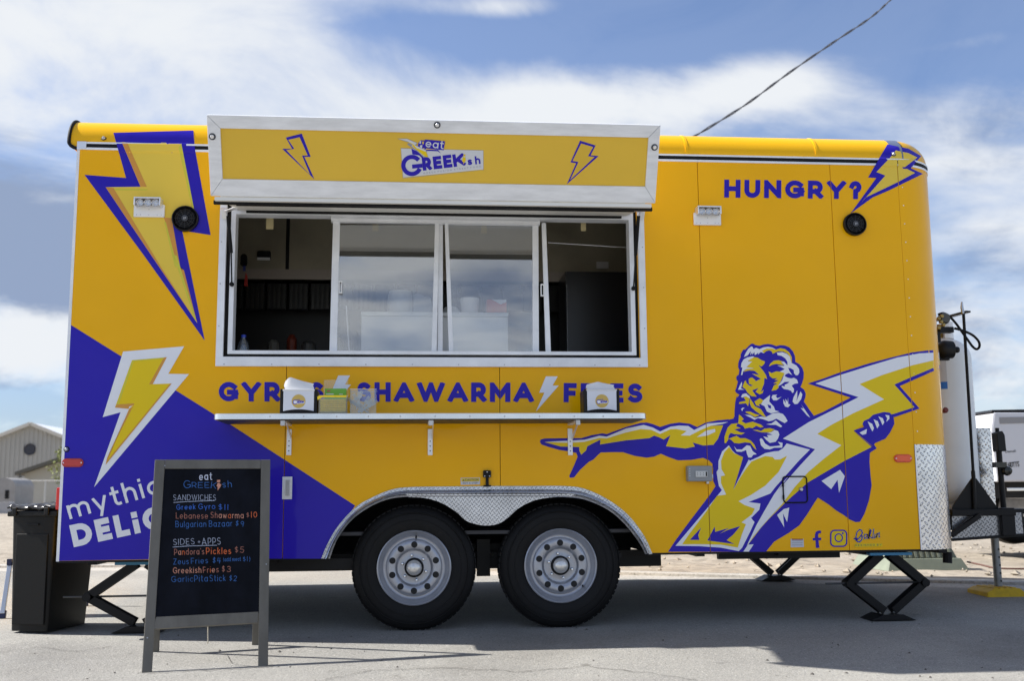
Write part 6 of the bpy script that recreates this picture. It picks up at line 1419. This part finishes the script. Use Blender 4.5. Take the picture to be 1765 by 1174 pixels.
# ---- rubbish bin
A0, A1, A2 = gnd(17, 1092), gnd(80, 1094), gnd(136, 1072)
e1 = (A1-A0); e1.z = 0; wb_ = e1.length; e1.normalize(); e2 = Vector((-e1.y, e1.x, 0)); dpt = max(.40, (A2-A1).dot(e2))*.84
BN = empty('wheelie_bin', tuple(A0), 'black plastic rubbish bin with a bag-lined lid at the left end of the trailer', 'rubbish bin')
zt_b = on_plane(20, 872, A0, -e2).z-A0.z
BIN = mat('bin_plastic', (.005, .005, .005), .45, spec=.25, bump=(60, .2, .002))
def fr(t): return (-.022*t, wb_+.030*t, -.012*t, dpt+.030*t)
def bq(u, v, z): return A0+e1*u+e2*v+Vector((0, 0, z))
b = MB(); n = 6; vs = []; f = []
for k in range(n+1):
    t = k/n; x0, x1, y0, y1 = fr(t); z = .012+(zt_b-.04-.012)*t; r = .02
    for cx_2, cy_2, a0 in ((x1-r, y0+r, -90), (x1-r, y1-r, 0), (x0+r, y1-r, 90), (x0+r, y0+r, 180)):
        for i in range(4): vs.append(bq(cx_2+r*cos(radians(a0+30*i)), cy_2+r*sin(radians(a0+30*i)), z))
for k in range(n):
    for i in range(16): f.append((k*16+i, k*16+(i+1)%16, (k+1)*16+(i+1)%16, (k+1)*16+i))
f.append(tuple(range(15, -1, -1))); b.add(vs, f); b.build('bin_body', BIN, BN, smooth=True, angle=50)
x0, x1, y0, y1 = fr(1)
def bbox(name, u0, u1, v0, v1, z0_, z1_, m=BIN, bev=.006, par=None):
    b = MB(); vs = [bq(u, v, z) for z in (z0_, z1_) for v in (v0, v1) for u in (u0, u1)]; b.add(vs, [(0,2,3,1), (4,5,7,6), (0,1,5,4), (2,6,7,3), (0,4,6,2), (1,3,7,5)]); return b.build(name, m, par or BN, bevel=bev)
bbox('rim', x0-.018, x1+.018, y0-.018, y1+.018, zt_b-.062, zt_b-.030)
lid = bbox('lid', x0-.008, x1+.010, y0-.004, y1+.01, zt_b-.028, zt_b-.004)
bbox('handle', x0+.02, x0+.05, y0-.030, y0-.019, zt_b-.055, zt_b-.010); bbox('handle', x1-.06, x1-.03, y0-.030, y0-.019, zt_b-.055, zt_b-.010)
bbox('front_ridge', .018, wb_-.012, -.0165, -.006, .05, zt_b-.16, bev=.004); bbox('moulded_grip', wb_*.35, wb_*.68, -.020, -.011, zt_b-.112, zt_b-.102, BLS, .001)
b = MB(); k = 16; from mathutils import noise as NZ
vs = []; f = []
for j in range(k+1):
    for i in range(k+1):
        u = x0-.02+(x1-x0+.05)*i/k; v = y0-.022+(y1-y0+.04)*j/k; edge = min(i, j, k-i, k-j)
        z = zt_b+.004+.022*NZ.noise(Vector((u*22, v*22, 1)))+.010*NZ.noise(Vector((u*60, v*60, 4)))-(.012 if edge == 0 else 0); vs.append(bq(u, v, z))
for j in range(k):
    for i in range(k): q = j*(k+1)+i; f.append((q, q+1, q+k+2, q+k+1))
b.add(vs, f); o = b.build('bin_bag', mat('bag_black', (.015, .015, .017), .22), BN, smooth=True); mo = o.modifiers.new('solid', 'SOLIDIFY'); mo.thickness = .012
# ---- aluminium step stool behind the bin
LG = mat('ladder_aluminium', (.55, .57, .60), .35, .8); LC = mat('ladder_foot_blue', (.012, .018, .07), .5)
q0 = gnd(4, 1067); q1 = gnd(147, 1045); ST = empty('step_stool', (q0.x, q0.y, gz(q0.y)), 'folding aluminium step stool with dark blue feet, half hidden behind the black bin', 'step stool')
topA = atY(17, 975, q0.y+.08); w_ = q1-q0; w_.z = 0; tops = []
for k, (base, lean_) in enumerate(((q0, topA-q0), (Vector((q0.x+.30, q0.y-.02, gz(q0.y))), topA-q0), (Vector((q1.x-.32, q1.y+.05, gz(q1.y))), Vector((-(topA-q0).x, .0, (topA-q0).z))), (q1, Vector((-(topA-q0).x*.6, .0, (topA-q0).z))))):
    b = MB(); b.bar(base+Vector((0, 0, .03)), base+lean_, .028, .016, (0, 1, 0)); L_ = b.build('leg', LG, ST, bevel=.002); tops.append(base+lean_)
    b = MB(); b.bar(base, base+lean_.normalized()*.05, .036, .024, (0, 1, 0)); b.build('foot_cap', LC, L_, bevel=.003)
b = MB(); b.bar(tops[0]+Vector((0, .06, .01)), tops[1]+Vector((0, .06, .01)), .14, .02, (0, 0, 1)); b.build('step', BLP, ST, bevel=.003)
b = MB(); b.bar(tops[0], tops[0]+Vector((.0, .0, .04)), .03, .03, (0, 1, 0)); b.build('hinge', LC, ST)

# ================================================================== background
# low green utility vault base
yv = gnd(1610, 977).y; a = atY(1556, 975, yv); zv = atY(1600, 975, yv).z; VG = mat('vault_green', (.16, .185, .145), .7, nz=(8, .12))
c = atY(1668, 975, yv); V0 = empty('utility_vault', ((a.x+c.x)/2, yv+.4, zv), 'low ribbed grey green plastic utility box half buried in the dirt behind the trailer nose', 'utility box')
z1v = atY(1600, 935, yv).z
def frust(name, x0, x1, z0_, z1_, ins, y0_, y1_, m, par):
    b = MB(); vs = [(x0, y0_, z0_), (x1, y0_, z0_), (x1, y1_, z0_), (x0, y1_, z0_), (x0+ins, y0_+ins, z1_), (x1-ins, y0_+ins, z1_), (x1-ins, y1_-ins, z1_), (x0+ins, y1_-ins, z1_)]
    b.add(vs, [(0,3,2,1), (4,5,6,7), (0,1,5,4), (1,2,6,5), (2,3,7,6), (3,0,4,7)]); return b.build(name, m, par, bevel=.006)
xs0 = atY(1530, 975, yv).x; hv = z1v-zv
frust('base_skirt', xs0, c.x+.02, zv-.05, zv+hv*.28, .05, yv, yv+.8, VG, V0); frust('vault_wall', xs0+.07, c.x-.05, zv+hv*.281, z1v-.02, .045, yv+.08, yv+.72, VG, V0); frust('vault_lid', xs0+.12, c.x-.10, z1v-.019, z1v+.03, .02, yv+.13, yv+.67, VG, V0)
for k in range(10):
    x = xs0+.14+k*(c.x-xs0-.26)/9; b = MB(); b.bar((x, yv+.075, zv+hv*.30), (x, yv+.118, z1v-.03), .022, .02, (0, 1, 0)); b.build('rib', VG, V0)
b = MB(); P = [(1668, 973), (1690, 978), (1712, 983), (1740, 985), (1800, 986), (1860, 990)]
b.tube(smoothpath([gnd(x, y)+Vector((0, 0, .02)) for x, y in P]), .008, 6); o = b.build('ground_cable', mat('cable_dark', (.09, .04, .03), .7), None, smooth=True); tag(o, 'thin dark reddish cable lying on the dirt beside the green utility box', 'cable')
# overhead cable
P = [(1150, 262), (1203, 231), (1285, 180), (1360, 125), (1440, 70), (1500, 30), (1536, -2), (1600, -62), (1680, -140)]
pts = smoothpath([atY(x, y, 9.0+i*.5) for i, (x, y) in enumerate(P)], 8)
b = MB(); b.tube([p+Vector((0, .02*sin(i*.9), .014*cos(i*.9))) for i, p in enumerate(pts)], .011, 6); b.tube([p-Vector((0, .02*sin(i*.9), .014*cos(i*.9))) for i, p in enumerate(pts)], .011, 6)
o = b.build('overhead_cable', mat('cable_grey', (.10, .10, .11), .6), None, smooth=True); tag(o, 'twisted grey service cable rising above the trailer roof into the sky', 'overhead cable')
# metal barn on the left
YB_ = 78.0; GZ = .16
def bxz(x, y, Y=YB_): p = atY(x, y, Y); return p.x, p.z
BW_ = mat('barn_cladding', (.42, .41, .375), .6, nz=(.3, .06)); BRF = mat('barn_roof_white', (.80, .82, .86), .4); BTR = mat('barn_trim', (.62, .58, .50), .6)
apx, apz = bxz(55, 733); elx, elz = bxz(-82, 786); erx, erz = apx+(apx-elx), elz
BA = empty('metal_barn', (apx, YB_, GZ), 'large tan metal clad barn with white roof and round gable vent behind the left end', 'barn')
b = MB(); b.prism([(elx, GZ-.3), (erx, GZ-.3), (erx, erz), (apx, apz), (elx, elz)], YB_, YB_+.2); b.box(elx, elx+.2, YB_+.2, YB_+30, GZ-.3, elz); b.box(erx-.2, erx, YB_+.2, YB_+30, GZ-.3, erz); b.build('gable_wall', BW_, BA)
x = elx+.15
rb = MB(); rb.box(-.045, .045, -.05, 0, 0, 1); cnt = 0
while x < erx:
    top = apz-abs(x-apx)*(apz-elz)/(apx-elx)-.15; b = MB(); b.box(x-.05, x+.05, YB_-.06, YB_-.001, GZ-.2, top); b.build('cladding_rib', BW_, BA); x += .33
for s_ in (-1, 1):
    ex = elx-.3 if s_ < 0 else erx+.3; ez = elz-.12
    b = MB(); b.add([(ex, YB_-.4, ez), (apx, YB_-.4, apz+.02), (apx, YB_+30, apz+.02), (ex, YB_+30, ez), (ex, YB_-.4, ez+.14), (apx, YB_-.4, apz+.18), (apx, YB_+30, apz+.18), (ex, YB_+30, ez+.14)], [(0,1,2,3), (4,7,6,5), (0,4,5,1), (1,5,6,2), (2,6,7,3), (3,7,4,0)]); b.build('roof', BRF, BA)
    b = MB(); b.bar((ex, YB_-.42, ez+.06), (apx, YB_-.42, apz+.09), .06, .26, (0, 0, 1)); b.build('barge_board', BTR, BA)
vx, vz = bxz(52, 775); b = MB(); b.lathe([(0, -.08), (.34, -.08), (.42, -.14), (.44, -.10), (.44, -.055)], (vx, YB_, vz), 'Y', 28); b.build('round_vent', mat('vent_dark', (.03, .032, .045), .4), BA, smooth=True, angle=30)
# lean-to in front of the barn
YL = 62.0; LX0, LZ0 = bxz(25, 820, YL); LX1, LZ1 = bxz(135, 783, YL); LT0 = empty('open_shed', (LX0+3, YL, GZ), 'cream walled shed with a dark sloping roof edge in front of the barn', 'shed')
b = MB(); b.add([(LX0, YL, LZ0), (LX1, YL, LZ1), (LX1, YL+6, LZ1), (LX0, YL+6, LZ0), (LX0, YL, LZ0+.22), (LX1, YL, LZ1+.22), (LX1, YL+6, LZ1+.22), (LX0, YL+6, LZ0+.22)], [(0,3,2,1), (4,5,6,7), (0,1,5,4), (1,2,6,5), (2,3,7,6), (3,0,4,7)]); b.build('roof', mat('shed_roof', (.10, .095, .08), .7), LT0)
wx, wz = bxz(42, 815, YL+.5); b = MB(); b.prism([(wx, GZ-.2), (LX1, GZ-.2), (LX1, LZ1-.02), (wx, LZ0+(wx-LX0)*(LZ1-LZ0)/(LX1-LX0)-.02)], YL+.6, YL+.7); b.build('wall', mat('shed_wall', (.42, .40, .34), .7), LT0)
b = MB(); b.box(wx-.18, wx-.06, YL+.1, YL+.22, GZ-.2, LZ0+.08); b.build('post', mat('shed_post', (.12, .12, .11), .7), LT0)
# chain link fence
YF = 52.0; FE = empty('mesh_fence', (bxz(60, 860, YF)[0], YF, GZ), 'pale chain link fence with galvanised posts in front of the shed', 'fence'); FM = mat('galvanised', (.55, .55, .53), .5, .5)
fx0 = bxz(22, 830, YF)[0]; fz = bxz(60, 829, YF)[1]
for x_ in (25, 42, 78, 112, 150):
    x = bxz(x_, 840, YF)[0]; b = MB(); b.tube([(x, YF, GZ-.1), (x, YF, fz)], .04, 8); b.build('post', FM, FE)
b = MB(); b.tube([(fx0, YF, fz), (fx0+8, YF, fz)], .03, 6); b.build('top_rail', FM, FE)
b = MB(); k = 0
while k < 8:
    hgt_ = fz-GZ; 
    b.bar((fx0+k, YF, GZ), (fx0+min(8, k+hgt_), YF, min(fz, GZ+min(8-k, hgt_))), .008, .008, (0, 1, 0)); b.bar((fx0+k, YF+.01, fz), (fx0+min(8, k+hgt_), YF+.01, fz-min(8-k, hgt_)), .008, .008, (0, 1, 0)); k += .12
o = b.build('wire_mesh', FM, FE); o['kind'] = 'stuff'
# small arched shed and barrier, far left
YA = 46.0; a0x, a0z = bxz(-14, 824, YA); a1x, _z = bxz(25, 860, YA); r_ = (a1x-a0x)/2; AH = empty('arched_shed', ((a0x+a1x)/2, YA, GZ), 'small grey arch roofed metal shed at the left edge of the photo', 'shed')
P = [(a0x, GZ-.1), (a1x, GZ-.1)]+[((a0x+a1x)/2+r_*cos(radians(t)), a0z-r_*.75+r_*.75*sin(radians(t))) for t in range(0, 181, 15)]
b = MB(); b.prism(P, YA, YA+2.5); b.build('shell', mat('shed_grey', (.30, .29, .28), .6, nz=(2, .15)), AH); b = MB(); b.box((a0x+a1x)/2+.1, (a0x+a1x)/2+.28, YA-.02, YA-.001, GZ+.5, GZ+.9); b.build('vent', BLS, AH)
YC = 34.0; c0x, c0z = bxz(-60, 865, YC); c1x, c1z = bxz(17, 866, YC); b = MB(); b.prism([(c0x, GZ-.05), (c1x, GZ-.05), (c1x, c1z-.03), (c1x-.04, c1z), (c0x, c1z)], YC, YC+.5); o = b.build('concrete_barrier', mat('barrier_grey', (.36, .36, .37), .8, nz=(2, .1)), None); tag(o, 'long low grey concrete barrier on the dirt at the far left', 'barrier')
# leafy shrub by the shed
SB = empty('young_tree', (bxz(104, 850, 58)[0], 58, GZ), 'sparse yellow green tree beside the barn wall, partly behind the trailer', 'tree')
tx = bxz(104, 850, 58)[0]
b = MB(); b.tube([(tx, 58, GZ-.05), (tx+.05, 58, 1.6), (tx-.05, 58, 3.0)], .05, 6, radii=[.08, .05, .02]); b.build('trunk', mat('bark', (.10, .08, .06), .9), SB)
b = MB()
for i in range(420):
    a = random.uniform(0, 2*pi); r = random.uniform(0, 1)**.6; z = random.uniform(1.4, 3.6); R_ = .9*(1-abs(z-2.4)/1.6); c_ = Vector((tx+r*R_*cos(a), 58+r*R_*sin(a), z)); s_ = random.uniform(.05, .1)
    u = Vector((random.uniform(-1, 1), random.uniform(-1, 1), random.uniform(-1, 1))).normalized()*s_; v = u.cross(Vector((random.uniform(-1, 1), random.uniform(-1, 1), 1))).normalized()*s_*.6
    b.add([c_-u, c_+v, c_+u, c_-v], [(0,1,2,3)])
b.build('crown', mat('leaf_green', (.16, .19, .03), .7, nz=(2, .4)), SB)

# ---- white pickup at the right edge, seen from its side
YU = 3.9; u0 = atY(1710, 780, YU).x; zb_ = atY(1740, 831, YU).z; zt_u = atY(1740, 711, YU).z; gU = gz(YU)
PK = empty('pickup_truck', (u0+2.6, YU+1, gU), 'white pickup truck with black bed cover and chrome trim, cut off at the right', 'pickup truck')
WP = mat('truck_white', (.66, .68, .74), .25, 0, .6); wU = 1.95
b = MB(); P = [(u0+.03, zb_), (u0+.75, zb_)]+[(u0+1.2-.45*cos(radians(t)), gU+.40+.47*sin(radians(t))) for t in range(0, 181, 15)][1:-1]+[(u0+1.65, zb_), (u0+2.05, zb_), (u0+2.05, zt_u), (u0+.04, zt_u), (u0+.0, zt_u-.2)]
b.prism(P, YU, YU+wU); b.build('bed', WP, PK, bevel=.02)
b = MB(); b.prism([(u0+.10, zt_u-.115), (u0+2.0, zt_u-.075), (u0+2.0, zt_u-.02), (u0+.10, zt_u-.05)], YU-.006, YU-.001); b.build('side_band', mat('truck_grey_band', (.30, .30, .31), .35), PK, bevel=.002)
b = MB(); b.prism([(u0+.02, zt_u+.001), (u0+2.0, zt_u+.001), (u0+2.0, zt_u+.055), (u0+.04, zt_u+.026)], YU+.01, YU+wU-.01); b.build('tonneau_cover', BLP, PK, bevel=.006)
zc_ = atY(1750, 844, YU).z
b = MB(); b.box(u0+.12, u0+.74, YU-.02, YU+.0, zc_-.016, zc_+.016); b.box(u0+1.7, u0+5.2, YU-.02, YU+.0, zc_-.016, zc_+.016); b.box(u0-.12, u0+.02, YU+.1, YU+wU-.1, zc_-.12, zc_+.02); b.build('chrome_trim', CHR, PK, bevel=.005)
b = MB(); b.box(u0+.05, u0+.72, YU+.15, YU+wU-.15, zb_-.16, zb_-.002); b.box(u0+1.7, u0+4.0, YU+.1, YU+wU-.1, zb_-.24, zb_-.002); b.build('underbody', mat('underbody_black', (.01, .01, .011), .7), PK)
b = MB(); b.prism([(u0+2.07, zb_-.25), (u0+3.9, zb_-.25), (u0+3.95, zb_), (u0+4.75, zb_), (u0+5.6, zb_), (u0+5.65, zt_u-.15), (u0+5.4, zt_u-.03), (u0+4.2, zt_u+.03), (u0+3.5, zt_u+.52), (u0+2.25, zt_u+.52), (u0+2.1, zt_u)], YU+.01, YU+wU-.01); b.build('cab', WP, PK, bevel=.03)
b = MB(); b.prism([(u0+2.3, zt_u+.05), (u0+3.85, zt_u+.05), (u0+3.42, zt_u+.45), (u0+2.35, zt_u+.45)], YU-.002, YU+.008); b.build('side_window', mat('dark_glass', (.02, .022, .025), .08), PK)
for wx_ in (u0+1.2, u0+4.5):
    for wy in (YU+.14, YU+wU-.14):
        ww = empty('wheel', (wx_-PK.location.x, wy-PK.location.y, .40)); ww.parent = PK; cc = (wx_, wy, gU+.40)
        b = MB(); b.lathe([(.22,-.11),(.35,-.13),(.39,-.09),(.40,0),(.39,.09),(.35,.13),(.22,.11)], cc, 'Y', 28); b.build('tyre', BLK, ww, smooth=True); b = MB(); b.lathe([(0,-.1),(.2,-.09),(.23,-.115),(.23,.115),(.2,.09),(0,.1)], cc, 'Y', 20); b.build('rim', STE, ww)
D = Decal(lambda x, y, off: atY(x, y, YU-off), [BLS], .003)
D.text((1733, 781), (1751, 779.5), 4.2, 'Denali', .14, 0, 0, .16); D.text((1738, 806.5), (1757, 804.5), 8.5, 'NUTTS', .13, 0, 0, .16); D.strip([(1739, 798), (1757, 796)], .8, 0, 0)
D.build('side_lettering', PK)

for o in bpy.data.objects:
    n_ = o.name.split('.')[0]
    if o.type == 'MESH' and o.parent and n_ in ('frame_screw', 'fender_screw', 'lug_nut', 'edge_rivet', 'seam_rivet', 'bracket_screw', 'lamp_screw', 'latch_screw', 'marker_screw', 'speaker_grille', 'badge_mark', 'leg_hole', 'outlet_slot', 'brass_fitting', 'safety_chain', 'sticker_print', 'side_lettering', 'thermostat_buttons', 'box_catch', 'crown'): o['kind'] = 'stuff'
